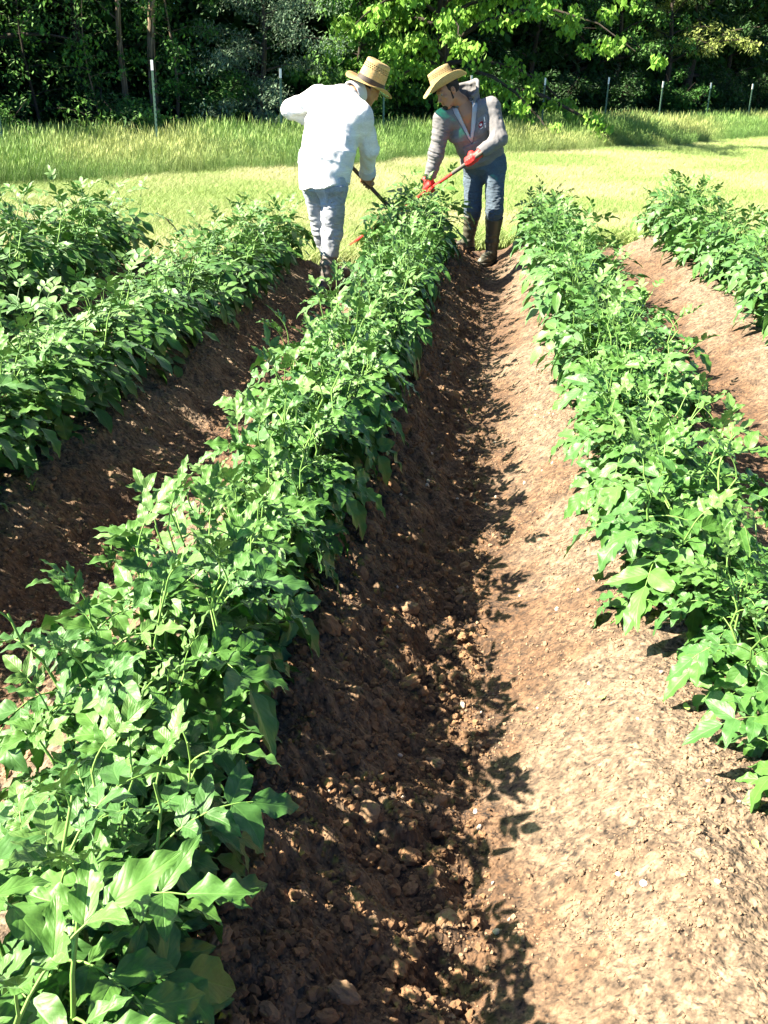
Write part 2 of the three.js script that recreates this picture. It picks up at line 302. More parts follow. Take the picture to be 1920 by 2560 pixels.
function leaflet(seed, rows, cols, L = 1) {
  const R = rng(seed), pos = [], uv = [], idx = [], droop = 0.25 + 0.55 * R(), fold = 0.22 + 0.35 * R(), wide = 0.205 + 0.06 * R(), wav = 0.035 + 0.04 * R(), ph = R() * 6, twist = (R() - 0.5) * 0.5, skew = (R() - 0.5) * 0.12;
  for (let j = 0; j <= rows; j++) {
    const t = j / rows, w = wide * Math.pow(Math.sin(Math.PI * Math.pow(clamp(t, 0.0, 1), 0.72)), 0.85) * (1 - 0.25 * t) + (j === 0 || j === rows ? 0.004 : 0);
    for (let i = 0; i <= cols; i++) {
      const s = i / cols * 2 - 1, a = Math.abs(s), tw = twist * t;
      let x = s * w + skew * Math.sin(t * 3.1), y = t - droop * 0.18 * t * t * t, z = -droop * 0.34 * t * t + a * w * fold * (1 - 0.4 * a) + wav * a * a * Math.sin(t * 17 + ph + (s > 0 ? 1.7 : 0)) * Math.sin(Math.PI * t);
      const x2 = x * Math.cos(tw) - z * Math.sin(tw) * 0.5; z += x * Math.sin(tw); x = x2;
      pos.push(x * L, y * L, z * L); uv.push(i / cols, t);
    }
  }
  for (let j = 0; j < rows; j++) for (let i = 0; i < cols; i++) { const a = j * (cols + 1) + i; idx.push(a, a + 1, a + cols + 1, a + 1, a + cols + 2, a + cols + 1); }
  const g = new THREE.BufferGeometry(); g.setAttribute('position', new THREE.Float32BufferAttribute(pos, 3)); g.setAttribute('uv', new THREE.Float32BufferAttribute(uv, 2)); g.setIndex(idx); g.computeVertexNormals(); return g;
}
const fineLeaflets = [0, 1, 2, 3, 4, 5, 6, 7].map(k => leaflet(500 + k, 10, 4)), coarseLeaflets = [0, 1, 2, 3, 4, 5].map(k => leaflet(520 + k, 4, 2));
// one plant as data: stems, and leaves with their leaflets' matrices
function plantData(seed) {
  const R = rng(seed), stems = [], leaves = [], nst = 5 + Math.floor(R() * 2), up = V3(0, 1, 0);
  for (let s = 0; s < nst; s++) {
    const az = s / nst * 6.283 + R() * 0.9, lean = s === 0 ? 0.08 : 0.2 + 0.34 * R(), H = (s === 0 ? 0.44 : 0.32 + 0.14 * R()), n = 8, pts = [], b = V3(Math.cos(az) * 0.035, -0.03, Math.sin(az) * 0.035);
    for (let i = 0; i <= n; i++) { const t = i / n, r = lean * H * (0.9 * t + 0.5 * t * t * (1 - 0.6 * t)); pts.push(V3(b.x + Math.cos(az) * r + 0.014 * Math.sin(i * 1.7 + s), b.y + H * t + 0.02 * t, b.z + Math.sin(az) * r + 0.014 * Math.cos(i * 2.1 + s * 2))); }
    stems.push({ pts, radii: pts.map((_, i) => lerp(0.0058, 0.0022, i / n)) });
    const nl = 7; let ang = R() * 6.283;
    for (let k = 0; k < nl; k++) {
      ang += 2.4 + (R() - 0.5) * 0.5;
      const t = 0.14 + 0.88 * (k + 0.5 * R() * 0.6) / (nl - 0.6), f = clamp(t, 0, 1) * n, i0 = Math.min(n - 1, Math.floor(f)), o = pts[i0].clone().lerp(pts[i0 + 1], f - i0);
      const young = sstep(0.72, 1, t), size = (0.135 + 0.07 * Math.sin(Math.PI * clamp(t * 1.05, 0, 1)) + 0.03 * R()) * (1 - 0.3 * young);
      // leaves lean outwards from the stem's own side
      const ox = Math.cos(ang) + 0.55 * Math.cos(az) * (s ? 1 : 0), oz = Math.sin(ang) + 0.55 * Math.sin(az) * (s ? 1 : 0), ol = Math.hypot(ox, oz) || 1, out = V3(ox / ol, 0, oz / ol);
      const rise = lerp(0.55, 1.25, young) + (R() - 0.5) * 0.5, bend = lerp(1.5, 0.9, young) + (R() - 0.5) * 0.5, m = 7, cur = [o.clone()], dirs = [];
      let e = rise;
      for (let i = 0; i < m; i++) { const d = out.clone().multiplyScalar(Math.cos(e)).addScaledVector(up, Math.sin(e)); dirs.push(d); cur.push(cur[i].clone().addScaledVector(d, size / m)); e -= bend / m; }
      const roll = (R() - 0.5) * 0.9, lf = { cur, radii: cur.map((_, i) => lerp(0.0022, 0.0011, i / m)), blades: [], mat: young > 0.5 ? (R() < 0.6 ? 3 : 1) : Math.floor(R() * 3) };
      const put = (fp, side, len) => {
        const i = Math.min(m - 1, Math.floor(fp * m)), p = cur[i].clone().lerp(cur[i + 1], clamp(fp * m - i, 0, 1)), T = dirs[i];
        const S = T.clone().cross(up).normalize(), N = S.clone().cross(T).normalize();
        S.applyAxisAngle(T, roll); N.applyAxisAngle(T, roll);
        const spread = side === 0 ? 0 : (0.85 + 0.35 * R()), D = T.clone().multiplyScalar(Math.cos(spread)).addScaledVector(S, side * Math.sin(spread)).addScaledVector(N, (side ? 0.14 : 0) + (R() - 0.5) * 0.4 + young * 0.35).normalize();
        let Z = N.clone().addScaledVector(S, -side * 0.25 + (R() - 0.5) * 0.5).addScaledVector(T, (R() - 0.5) * 0.3); Z.addScaledVector(D, -Z.dot(D)).normalize();
        const X = D.clone().cross(Z).normalize();
        const M = new THREE.Matrix4().makeBasis(X.clone().multiplyScalar(len * (0.85 + 0.35 * R())), D.multiplyScalar(len), Z.clone().multiplyScalar(len)); M.setPosition(p);
        lf.blades.push({ M, v: Math.floor(R() * 8) });
      };
      const q = size * (0.49 + 0.1 * R());
      put(0.97, 0, q * 1.12); put(0.8, 1, q * 0.95); put(0.78, -1, q * 0.95); put(0.55, 1, q * 0.82); put(0.53, -1, q * 0.82);
      if (young < 0.5) { put(0.34, 1, q * 0.6); put(0.32, -1, q * 0.58); put(0.66, 1, q * 0.24); put(0.44, -1, q * 0.22); }
      leaves.push(lf);
    }
  }
  return { stems, leaves };
}
function buildPlant(seed, near) {
  const d = plantData(seed), g = new THREE.Group();
  for (const s of d.stems) part('stem', tube(s.pts, s.radii, near ? 6 : 4), stemMat, g);
  for (const l of d.leaves) {
    if (near) {
      const r = part('leaf', tube(l.cur, l.radii, 4), stemMat, g);
      for (const b of l.blades) { const m = part('leaflet', fineLeaflets[b.v], leafMats[l.mat], r); m.matrix.copy(b.M); m.matrix.decompose(m.position, m.quaternion, m.scale); }
    } else {
      const gs = l.blades.filter((b, i) => i < 7).map(b => coarseLeaflets[b.v % 6].clone().applyMatrix4(b.M)); gs.push(tube([l.cur[0], l.cur[3], l.cur[7]], [0.002, 0.0017, 0.0012], 3));
      part('leaf', mergeGeometries(gs), leafMats[l.mat], g);
    }
  }
  return g;
}
const nearKinds = [...Array(9)].map((_, k) => buildPlant(600 + k * 7, true)), farKinds = [...Array(12)].map((_, k) => buildPlant(700 + k * 5, false));
const ROWWORDS = { '-6.6': 'the outermost row beyond the left edge', '-5.4': 'the far left row', '-4.2': 'the third dense row left of the men', '-2.97': 'the second row left of the man in white', '-1.8': 'the row left of the man in white', '-0.56': 'the middle row between the two men', '0.68': 'the row right of the sunlit furrow', '2.02': 'the second row right of the furrow', '3.35': 'the third row at the right edge', '4.65': 'the outermost row beyond the right edge' };
{
  const R = rng(801); let cn = 0, cf = 0;
  const ax = new THREE.Vector3(), fov = x => x;
  camera.updateMatrixWorld(true); camera.updateProjectionMatrix();
  const frustum = new THREE.Frustum().setFromProjectionMatrix(new THREE.Matrix4().multiplyMatrices(camera.projectionMatrix, camera.matrixWorld.clone().invert()));
  ROWS.forEach((cx, ri) => {
    const step = cx < -2 ? 0.25 : cx === -0.56 ? 0.215 : 0.235;
    for (let z = -0.45 - R() * 0.1; z > rowEnd(cx) + 0.05; z -= step * (0.88 + 0.24 * R())) {
      const x = rowX(ri, z) + (R() - 0.5) * 0.1 + (cx === 0.68 && z > -2.3 ? 0.09 : cx === -0.56 && z < -6.8 ? -0.1 : 0), y = soilH(x, z, false);
      const seen = frustum.intersectsSphere(new THREE.Sphere(ax.set(x, y + 0.3, z), 0.5)); if (!seen && !frustum.intersectsSphere(new THREE.Sphere(ax, 1.9))) continue;
      if (cx === 0.68 && z > -2.05) { if (R() < 0.35) continue; }
      const near = seen && Math.hypot(x, z) < 4.2, src = near ? nearKinds[cn++ % 9] : farKinds[cf++ % 12], p = src.clone();
      p.name = numbered('potato_plant'); scene.add(p);
      let s = 0.92 + 0.22 * R(); if (cx === 0.68) s *= z > -2.3 ? 0.68 : 0.95; if (cx === -0.56 && z < -5.2) s *= z < -6.8 ? 1.16 : 0.98; if (cx < -2) s *= 1.14;
      p.position.set(x, y - 0.005, z); p.rotation.y = (R() - 0.5) * 0.7 + (R() < 0.5 ? Math.PI : 0); p.scale.set(s * (cx < -2 ? 1.05 : cx < -1 ? 0.97 : cx > 0 ? 0.93 : z < -6.8 ? 0.98 : z < -4.5 ? 0.74 : 0.79), s * (0.86 + 0.24 * R()) * (cx === -1.8 ? 0.9 : 1), s * 0.95);
      const w = ROWWORDS[String(cx)];
      tag(p, `${near ? 'leafy potato plant at the near end of' : 'leafy green potato plant in'} ${w}`, 'potato plant', `${near ? 'near ' : ''}potato plants in ${w}`);
    }
  });
}

// ---------------------------------------------------------------- weeds and dropped leaves in the furrows
{
  const wm = std({ color: col(0.13, 0.25, 0.05), roughness: 0.7 });
  const weeds = [[-1.16, -2.79, 0.075, 'small grassy weed in the dappled furrow left of the middle row'], [-1.5, -3.01, 0.04, 'tiny weed at the left edge under the row left of the furrow'], [-1.14, -3.49, 0.035, 'tiny weed farther up the dappled furrow'], [-0.99, -2.62, 0.03, 'tiny pale weed beside the grassy weed'], [0.03, -4.6, 0.025, 'tiny weed in the sunlit furrow behind the shaded clods']];
  weeds.forEach(([x, z, h, label], i) => {
    const g = thing('weed', label, 'weed'), R = rng(860 + i); g.position.set(x, soilH(x, z) - 0.004, z);
    for (let k = 0; k < 7; k++) { const a = k / 7 * 6.283 + R(), l = h * (0.7 + 0.7 * R()), e = 0.5 + 0.8 * R(), m = part('blade', fineLeaflets[k % 8], wm, g); m.scale.set(l * 0.3, l * 1.3, l); m.rotation.set(-(Math.PI / 2 - e), a, 0, 'YXZ'); }
  });
  const drop = [[0.56, -1.9, 0.03, 0, 'round pale green leaf dropped on the sunlit bank at lower right'], [0.39, -2.01, 0.022, 1, 'small green leaf scrap on the sunlit soil near the shade edge'], [0.61, -1.5, 0.025, 2, 'green leaf scrap near the bottom right corner'], [0.2, -2.05, 0.04, 3, 'thin yellowish stalk lying across the furrow floor'], [-1.7, -3.27, 0.05, 4, 'yellow fallen leaf at the left edge below the plants']];
  drop.forEach(([x, z, l, i, label]) => { const m = new THREE.Mesh(fineLeaflets[i], std({ color: i === 4 ? col(0.42, 0.32, 0.03) : col(0.25, 0.36, 0.09), roughness: 0.6 })); m.name = numbered('fallen_leaf'); m.position.set(x, soilH(x, z) + 0.006, z); m.rotation.set(-Math.PI / 2 + 0.15, 0, i * 1.7); m.scale.set(l * (i === 3 ? 0.18 : 1.3), l * (i === 3 ? 1.8 : 1), l * 0.6); scene.add(m); tag(m, label, 'leaf'); });
}

// ---------------------------------------------------------------- the wood behind the fence
function leafCloud(R, clumps, perClump, size, narrow, tint, droop) {      // merged leaf faces around clump centres
  const n = clumps.length * perClump, pos = new Float32Array(n * 12), cl = new Float32Array(n * 12), idx = new Uint32Array(n * 6);
  let q = 0;
  const a = V3(), b = V3(), c = V3();
  for (const k of clumps) for (let i = 0; i < perClump; i++, q++) {
    const th = R() * 6.283, ph = Math.acos(2 * R() - 1), rr = Math.pow(R(), 0.55) * k.r, px = k.x + Math.cos(th) * Math.sin(ph) * rr, py = k.y + Math.cos(ph) * rr * 0.7, pz = k.z + Math.sin(th) * Math.sin(ph) * rr, s = size * (0.6 + 0.7 * R()) * (k.s ?? 1);
    a.set(R() - 0.5, (R() - 0.5) * 0.7 - droop, R() - 0.5).normalize();          // along the leaf
    b.set(R() - 0.5, 0.7 + R() * 0.5, R() - 0.5); b.addScaledVector(a, -b.dot(a)).normalize();   // leaf face
    c.crossVectors(a, b).multiplyScalar(s * narrow);
    const f = -s * 0.1, o = q * 12, t = 0.72 + 0.56 * R(), w = (k.t ?? 1) * t;
    const P = [px, py, pz, px + a.x * s * 0.5 + c.x + b.x * f, py + a.y * s * 0.5 + c.y + b.y * f, pz + a.z * s * 0.5 + c.z + b.z * f, px + a.x * s * 0.5 - c.x + b.x * f, py + a.y * s * 0.5 - c.y + b.y * f, pz + a.z * s * 0.5 - c.z + b.z * f, px + a.x * s, py + a.y * s - s * 0.12, pz + a.z * s];
    for (let e = 0; e < 12; e++) { pos[o + e] = P[e]; cl[o + e] = tint[e % 3] * w; }
    idx.set([q * 4, q * 4 + 1, q * 4 + 3, q * 4, q * 4 + 3, q * 4 + 2], q * 6);
  }
  const g = new THREE.BufferGeometry(); g.setAttribute('position', new THREE.BufferAttribute(pos, 3)); g.setAttribute('color', new THREE.BufferAttribute(cl, 3)); g.setIndex(new THREE.BufferAttribute(idx, 1)); g.computeVertexNormals(); return g;
}
const crownMat = new THREE.MeshPhysicalMaterial({ color: 0xffffff, vertexColors: true, roughness: 0.75, specularIntensity: 0.35, side: THREE.DoubleSide, transmission: 0.35, thickness: 0 });
const barkTex = tex(128, 256, (x, y) => { const v = 150 + 120 * fbmT(x / 128, y / 512, 22, 4, 67) + 40 * fbmT(x / 128, y / 128, 40, 2, 69); return [v, v * 0.96, v * 0.9]; });
const bark = (r, g, b) => std({ color: col(r, g, b), map: barkTex, bumpMap: barkTex, bumpScale: 0.02, roughness: 1 });
const barks = { grey: bark(0.14, 0.12, 0.095), brown: bark(0.09, 0.07, 0.05), pale: bark(0.5, 0.42, 0.32) };
// a tree: tapered trunk, limbs with leaf clumps along their outer halves, low ones included
function tree(o) {
  const R = rng(o.seed), g = thing(o.name ?? 'broadleaf_tree', o.label, o.category ?? 'tree', o.group);
  g.position.set(o.x, 0, o.z);
  const H = o.h, tr = o.trunk ?? 0.11, pts = [], rad = [], lean = o.lean ?? [0, 0];
  for (let i = 0; i <= 8; i++) { const t = i / 8; pts.push(V3(lean[0] * t * H + 0.12 * Math.sin(t * 5 + o.seed), t * H * 0.86 - 0.1, lean[1] * t * H + 0.12 * Math.cos(t * 4 + o.seed))); rad.push(tr * (1.25 - 1.1 * t)); }
  part('trunk', tube(pts, rad, 8), barks[o.bark ?? 'brown'], g);
  const clumps = [], nl = o.limbs ?? 16;
  for (let k = 0; k < nl; k++) {
    const t = lerp(o.low ?? 0.12, 0.97, (k + R() * 0.7) / nl), f = t * 8, i0 = Math.min(7, Math.floor(f)), b = pts[i0].clone().lerp(pts[i0 + 1], f - i0), az = k * 2.4 + R() * 0.9;
    const side = o.reach ? 1 + o.reach[2] * Math.max(0, Math.cos(az - Math.atan2(o.reach[1], o.reach[0]))) : 1;
    const len = o.r * side * (0.55 + 0.5 * R()) * (0.55 + 0.75 * Math.sin(Math.PI * clamp(0.22 + t * 0.78, 0, 1))), rise = lerp(0.1, 0.9, t) + (R() - 0.5) * 0.5, lp = [b.clone()], lr = [tr * (0.5 - 0.32 * t)];
    for (let i = 1; i <= 5; i++) { const s = i / 5; lp.push(V3(b.x + Math.cos(az) * len * s + 0.12 * (R() - 0.5), b.y + len * (rise * s - (o.droop ?? 0.35) * s * s), b.z + Math.sin(az) * len * s + 0.12 * (R() - 0.5))); lr.push(lr[0] * (1 - 0.85 * s)); }
    part('limb', tube(lp, lr, 5), barks[o.bark ?? 'brown'], g);
    const nc = o.clumps ?? 7;
    for (let c = 0; c < nc; c++) {
      const s = lerp(0.25, 1.05, c / (nc - 1)), j = Math.min(4, Math.floor(s * 5)), p = lp[j].clone().lerp(lp[j + 1], clamp(s * 5 - j, 0, 1.2)), w = 0.35 * o.r * s * 0.8;
      const y = p.y + (R() - 0.5) * w * 0.8; if (y < 0.1) continue;
      clumps.push({ x: p.x + (R() - 0.5) * w, y, z: p.z + (R() - 0.5) * w, r: (o.clumpR ?? 0.34) * (0.7 + 0.6 * R()), t: 0.8 + 0.4 * R(), s: y > 4.6 ? 1.7 : 1 });
    }
  }
  const cr = part('crown', leafCloud(R, clumps, o.leaves ?? 62, o.size ?? 0.11, o.narrow ?? 0.27, o.tint, o.leafDroop ?? 0.25), crownMat, g);
  return g;
}
function shrub(o) {
  const R = rng(o.seed), g = thing(o.name ?? 'shrub', o.label, 'shrub', o.group); g.position.set(o.x, 0, o.z);
  const clumps = [];
  for (let k = 0; k < (o.stems ?? 7); k++) {
    const az = R() * 6.283, ln = o.r * (0.3 + 0.7 * R()), hh = o.h * (0.55 + 0.5 * R()), lp = [], lr = [];
    for (let i = 0; i <= 4; i++) { const s = i / 4; lp.push(V3(Math.cos(az) * ln * s * s + 0.05 * R(), hh * (s * 1.15 - 0.15 * s * s) - 0.05, Math.sin(az) * ln * s * s + 0.05 * R())); lr.push(0.022 * (1.1 - 0.8 * s)); }
    part('stem', tube(lp, lr, 5), barks[o.bark ?? 'brown'], g);
    for (let c = 0; c < (o.clumps ?? 9); c++) { const s = 0.15 + 0.85 * R(), j = Math.min(3, Math.floor(s * 4)), p = lp[j].clone().lerp(lp[j + 1], s * 4 - j); clumps.push({ x: p.x + (R() - 0.5) * o.r * 0.7, y: Math.max(0.08, p.y + (R() - 0.5) * 0.4), z: p.z + (R() - 0.5) * o.r * 0.7, r: (o.clumpR ?? 0.24) * (0.7 + 0.6 * R()), t: 0.8 + 0.4 * R() }); }
  }
  part('crown', leafCloud(R, clumps, o.leaves ?? 50, o.size ?? 0.075, o.narrow ?? 0.3, o.tint, 0.15), crownMat, g);
  if (o.blossom) {
    const bg = []; for (const c of clumps) if (R() < o.blossom) for (let k = 0; k < 5; k++) { const f = new THREE.ConeGeometry(0.028, 0.016, 5, 1, true); f.rotateX(Math.PI * (0.7 + 0.5 * R())); f.rotateY(R() * 6); f.translate(c.x + 0.35 * (R() - 0.3), c.y + 0.2 * R(), c.z + c.r * 0.9 + 0.12 * (R() - 0.5)); bg.push(f); }
    const m = part('blossom', mergeGeometries(bg), std({ color: col(0.78, 0.78, 0.76), roughness: 0.8 }), g); m.userData.label = 'small white blossoms scattered over the shrub';
  }
  return g;
}
const at = (s, off) => { const [x, z] = FENCE(s); return { x: x - off * 0.769, z: z - off * 0.639 }; };   // s posts along the fence, off metres behind it
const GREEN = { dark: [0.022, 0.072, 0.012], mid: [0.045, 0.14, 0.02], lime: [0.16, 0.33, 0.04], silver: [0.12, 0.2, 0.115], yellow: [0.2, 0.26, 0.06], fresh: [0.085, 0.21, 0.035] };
{
  const W = 'trees at the edge of the wood';
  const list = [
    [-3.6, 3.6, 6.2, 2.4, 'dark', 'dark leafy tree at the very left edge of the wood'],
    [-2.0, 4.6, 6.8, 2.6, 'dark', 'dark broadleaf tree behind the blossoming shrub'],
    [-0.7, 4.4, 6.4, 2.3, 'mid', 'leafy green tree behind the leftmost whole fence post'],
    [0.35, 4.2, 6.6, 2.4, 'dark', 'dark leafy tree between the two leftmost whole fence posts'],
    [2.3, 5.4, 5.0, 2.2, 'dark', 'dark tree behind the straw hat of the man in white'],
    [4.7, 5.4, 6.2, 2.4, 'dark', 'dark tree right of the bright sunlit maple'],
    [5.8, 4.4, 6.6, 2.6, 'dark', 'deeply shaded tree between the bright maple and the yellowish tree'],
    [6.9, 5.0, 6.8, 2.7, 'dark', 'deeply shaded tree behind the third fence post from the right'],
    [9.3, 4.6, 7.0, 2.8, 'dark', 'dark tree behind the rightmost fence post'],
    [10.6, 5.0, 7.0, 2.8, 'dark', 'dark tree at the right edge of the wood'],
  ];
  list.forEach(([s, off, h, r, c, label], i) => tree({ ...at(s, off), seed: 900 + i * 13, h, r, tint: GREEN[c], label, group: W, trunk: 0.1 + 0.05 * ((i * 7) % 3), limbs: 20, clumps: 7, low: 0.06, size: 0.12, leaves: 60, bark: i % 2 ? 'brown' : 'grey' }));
  // the bright maple whose low branches hang out over the fence
  tree({ ...at(3.2, 1.5), seed: 1201, name: 'maple_tree', h: 6.4, r: 2.9, tint: GREEN.lime, label: 'bright sunlit maple reaching out above the man in the grey hoodie', trunk: 0.17, limbs: 40, clumps: 10, low: 0.14, droop: 0.65, size: 0.14, narrow: 0.36, leaves: 60, clumpR: 0.3, leafDroop: 0.5, reach: [0.9, 0.4, 0.6], bark: 'grey' });
  tree({ ...at(2.55, 2.6), seed: 1217, name: 'maple_tree', h: 4.3, r: 1.7, tint: GREEN.fresh, label: 'low fresh green maple between the two straw hats', trunk: 0.07, limbs: 18, clumps: 7, low: 0.12, droop: 0.5, size: 0.12, narrow: 0.34, leaves: 52, leafDroop: 0.4, bark: 'grey' });
  tree({ ...at(8.0, 3.4), seed: 1231, name: 'ash_tree', h: 6.0, r: 2.3, tint: GREEN.yellow, label: 'yellowish green sunlit tree behind the right-hand fence posts', trunk: 0.12, limbs: 16, clumps: 7, low: 0.42, droop: 0.45, size: 0.13, leaves: 55, reach: [0.3, 0.9, 0.3], bark: 'grey' });
  tree({ ...at(7.3, 4.2), seed: 1237, name: 'ash_tree', h: 6.2, r: 2.2, tint: GREEN.fresh, label: 'fresh green tree left of the yellowish tree by the right-hand posts', trunk: 0.12, limbs: 16, clumps: 7, low: 0.4, droop: 0.4, size: 0.13, leaves: 52, bark: 'grey' });
  tree({ ...at(1.35, 1.9), seed: 1249, name: 'silverberry_tree', h: 4.6, r: 1.75, tint: GREEN.silver, label: 'silvery grey-green small tree behind the shoulder of the man in white', trunk: 0.07, limbs: 26, clumps: 9, low: 0.05, droop: 0.3, size: 0.075, narrow: 0.2, leaves: 74, clumpR: 0.3, bark: 'grey' });
  tree({ ...at(-1.55, 2.9), seed: 1259, name: 'slender_tree', h: 4.6, r: 1.2, tint: GREEN.fresh, label: 'slender tree with small bright leaves in front of the pale snag', trunk: 0.035, limbs: 16, clumps: 5, low: 0.3, size: 0.085, leaves: 22, bark: 'pale' });
  tree({ ...at(-2.5, 2.5), seed: 1267, name: 'slender_tree', h: 4.4, r: 1.3, tint: GREEN.fresh, label: 'slender small-leaved green tree at the upper left corner', trunk: 0.035, limbs: 18, clumps: 5, low: 0.2, size: 0.09, leaves: 20, bark: 'brown' });
  tree({ ...at(-0.35, 2.6), seed: 1271, name: 'slender_tree', h: 4.2, r: 1.1, tint: GREEN.fresh, label: 'loose small-leaved tree behind the leftmost whole fence post', trunk: 0.03, limbs: 16, clumps: 5, low: 0.2, size: 0.085, leaves: 18, bark: 'brown' });
  tree({ ...at(0.75, 2.7), seed: 1263, name: 'slender_tree', h: 4.4, r: 1.25, tint: GREEN.mid, label: 'slender feathery green tree left of the silvery tree', trunk: 0.04, limbs: 18, clumps: 6, low: 0.16, size: 0.1, leaves: 30, bark: 'pale' });
  tree({ ...at(0.05, 2.4), seed: 1277, name: 'sapling', h: 3.6, r: 0.7, tint: GREEN.fresh, label: 'thin pale-stemmed sapling just right of the leftmost whole post', trunk: 0.022, limbs: 14, clumps: 4, low: 0.15, size: 0.085, leaves: 16, bark: 'pale' });
  // bare pale trunks catching light inside the wood
  const snags = [[-0.98, 2.6, 3.4, 0.13, [0.02, 0], 'broken pale dead trunk catching the sun at upper left'], [0.42, 3.1, 4.2, 0.06, [0.01, 0], 'pale thin trunk right of the leftmost whole fence post'], [0.62, 2.9, 4.4, 0.085, [0.015, 0], 'pale trunk with sunlit patches left of the silvery tree'], [2.95, 3.2, 3.6, 0.08, [-0.04, 0], 'pale trunk low between the two men']];
  snags.forEach(([s, off, h, r, lean, label], i) => {
    const p = at(s, off), g = thing('bare_trunk', label, 'tree trunk', 'pale bare trunks in the wood'), pts = [], rad = []; g.position.set(p.x, 0, p.z);
    for (let k = 0; k <= 10; k++) { const t = k / 10; pts.push(V3(lean[0] * h * t * 3 + 0.05 * Math.sin(t * 7 + i), h * t - 0.1, 0.05 * Math.cos(t * 6 + i))); rad.push(r * (1.2 - 0.5 * t) * (k === 10 ? 0.45 : 1)); }
    part('trunk', tube(pts, rad, 9), barks.pale, g);
    for (let k = 0; k < 3; k++) { const b = pts[5 + k], a = 1.2 + k * 2.2; part('limb', tube([b, b.clone().add(V3(Math.cos(a) * 0.35, 0.25, Math.sin(a) * 0.35)), b.clone().add(V3(Math.cos(a) * 0.8, 0.62, Math.sin(a) * 0.7))], [r * 0.35, r * 0.25, r * 0.1], 6), barks.pale, g); }
  });
  const S = 'shrubs at the foot of the wood', sh = [[-2.5, 1.9, 1.3, 0.9, 'mid', 'low green shrub at the left edge behind the tall grass'], [-0.75, 1.6, 1.0, 0.8, 'fresh', 'small bright shrub left of the leftmost whole fence post'], [0.25, 1.6, 1.1, 0.8, 'fresh', 'bright low shrub right of the leftmost whole fence post'], [0.95, 2.0, 1.5, 0.9, 'mid', 'green shrub below the silvery tree'], [2.2, 1.7, 1.4, 0.9, 'mid', 'green shrub behind the man in white'], [2.9, 2.1, 1.5, 1.0, 'dark', 'dark shrub between the two men'], [4.4, 2.2, 1.7, 1.0, 'dark', 'dark shrub right of the man in grey'], [5.3, 2.3, 1.9, 1.1, 'dark', 'dark shrub behind the post right of the hooded man'], [6.3, 2.2, 1.9, 1.1, 'dark', 'dark shrub behind the middle right-hand post'], [7.6, 2.2, 2.0, 1.2, 'mid', 'shrub below the yellowish tree'], [8.7, 2.2, 2.0, 1.2, 'dark', 'dark shrub left of the rightmost post'], [9.8, 2.2, 2.1, 1.2, 'dark', 'dark shrub at the far right end of the tall grass']];
  sh.forEach(([s, off, h, r, c, label], i) => shrub({ ...at(s, off), seed: 1300 + i * 11, h, r, tint: GREEN[c], label, group: S, leaves: 55, stems: 9, size: i > 5 ? 0.11 : 0.08 }));
  shrub({ ...at(-1.5, 1.7), seed: 1451, name: 'blossoming_shrub', h: 1.5, r: 0.95, tint: GREEN.dark, label: 'dark shrub with small white blossoms at the left', blossom: 0.35, stems: 10, leaves: 60 });
  // the depth of the wood, one dark mass of trunks and leaves
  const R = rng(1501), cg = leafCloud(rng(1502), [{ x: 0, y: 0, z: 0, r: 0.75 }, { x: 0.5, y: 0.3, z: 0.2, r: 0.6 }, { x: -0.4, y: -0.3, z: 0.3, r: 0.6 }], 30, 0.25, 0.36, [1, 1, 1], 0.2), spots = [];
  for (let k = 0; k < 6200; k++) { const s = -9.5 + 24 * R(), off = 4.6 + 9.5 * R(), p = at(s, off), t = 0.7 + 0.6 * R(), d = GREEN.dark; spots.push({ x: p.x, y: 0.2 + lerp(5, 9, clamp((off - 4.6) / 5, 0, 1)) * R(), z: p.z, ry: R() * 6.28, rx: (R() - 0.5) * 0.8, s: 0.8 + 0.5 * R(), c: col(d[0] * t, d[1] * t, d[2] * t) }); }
  scatter('deep_wood', 'dark depth of the wood behind the edge trees', 'wood', cg, crownMat, spots);
}

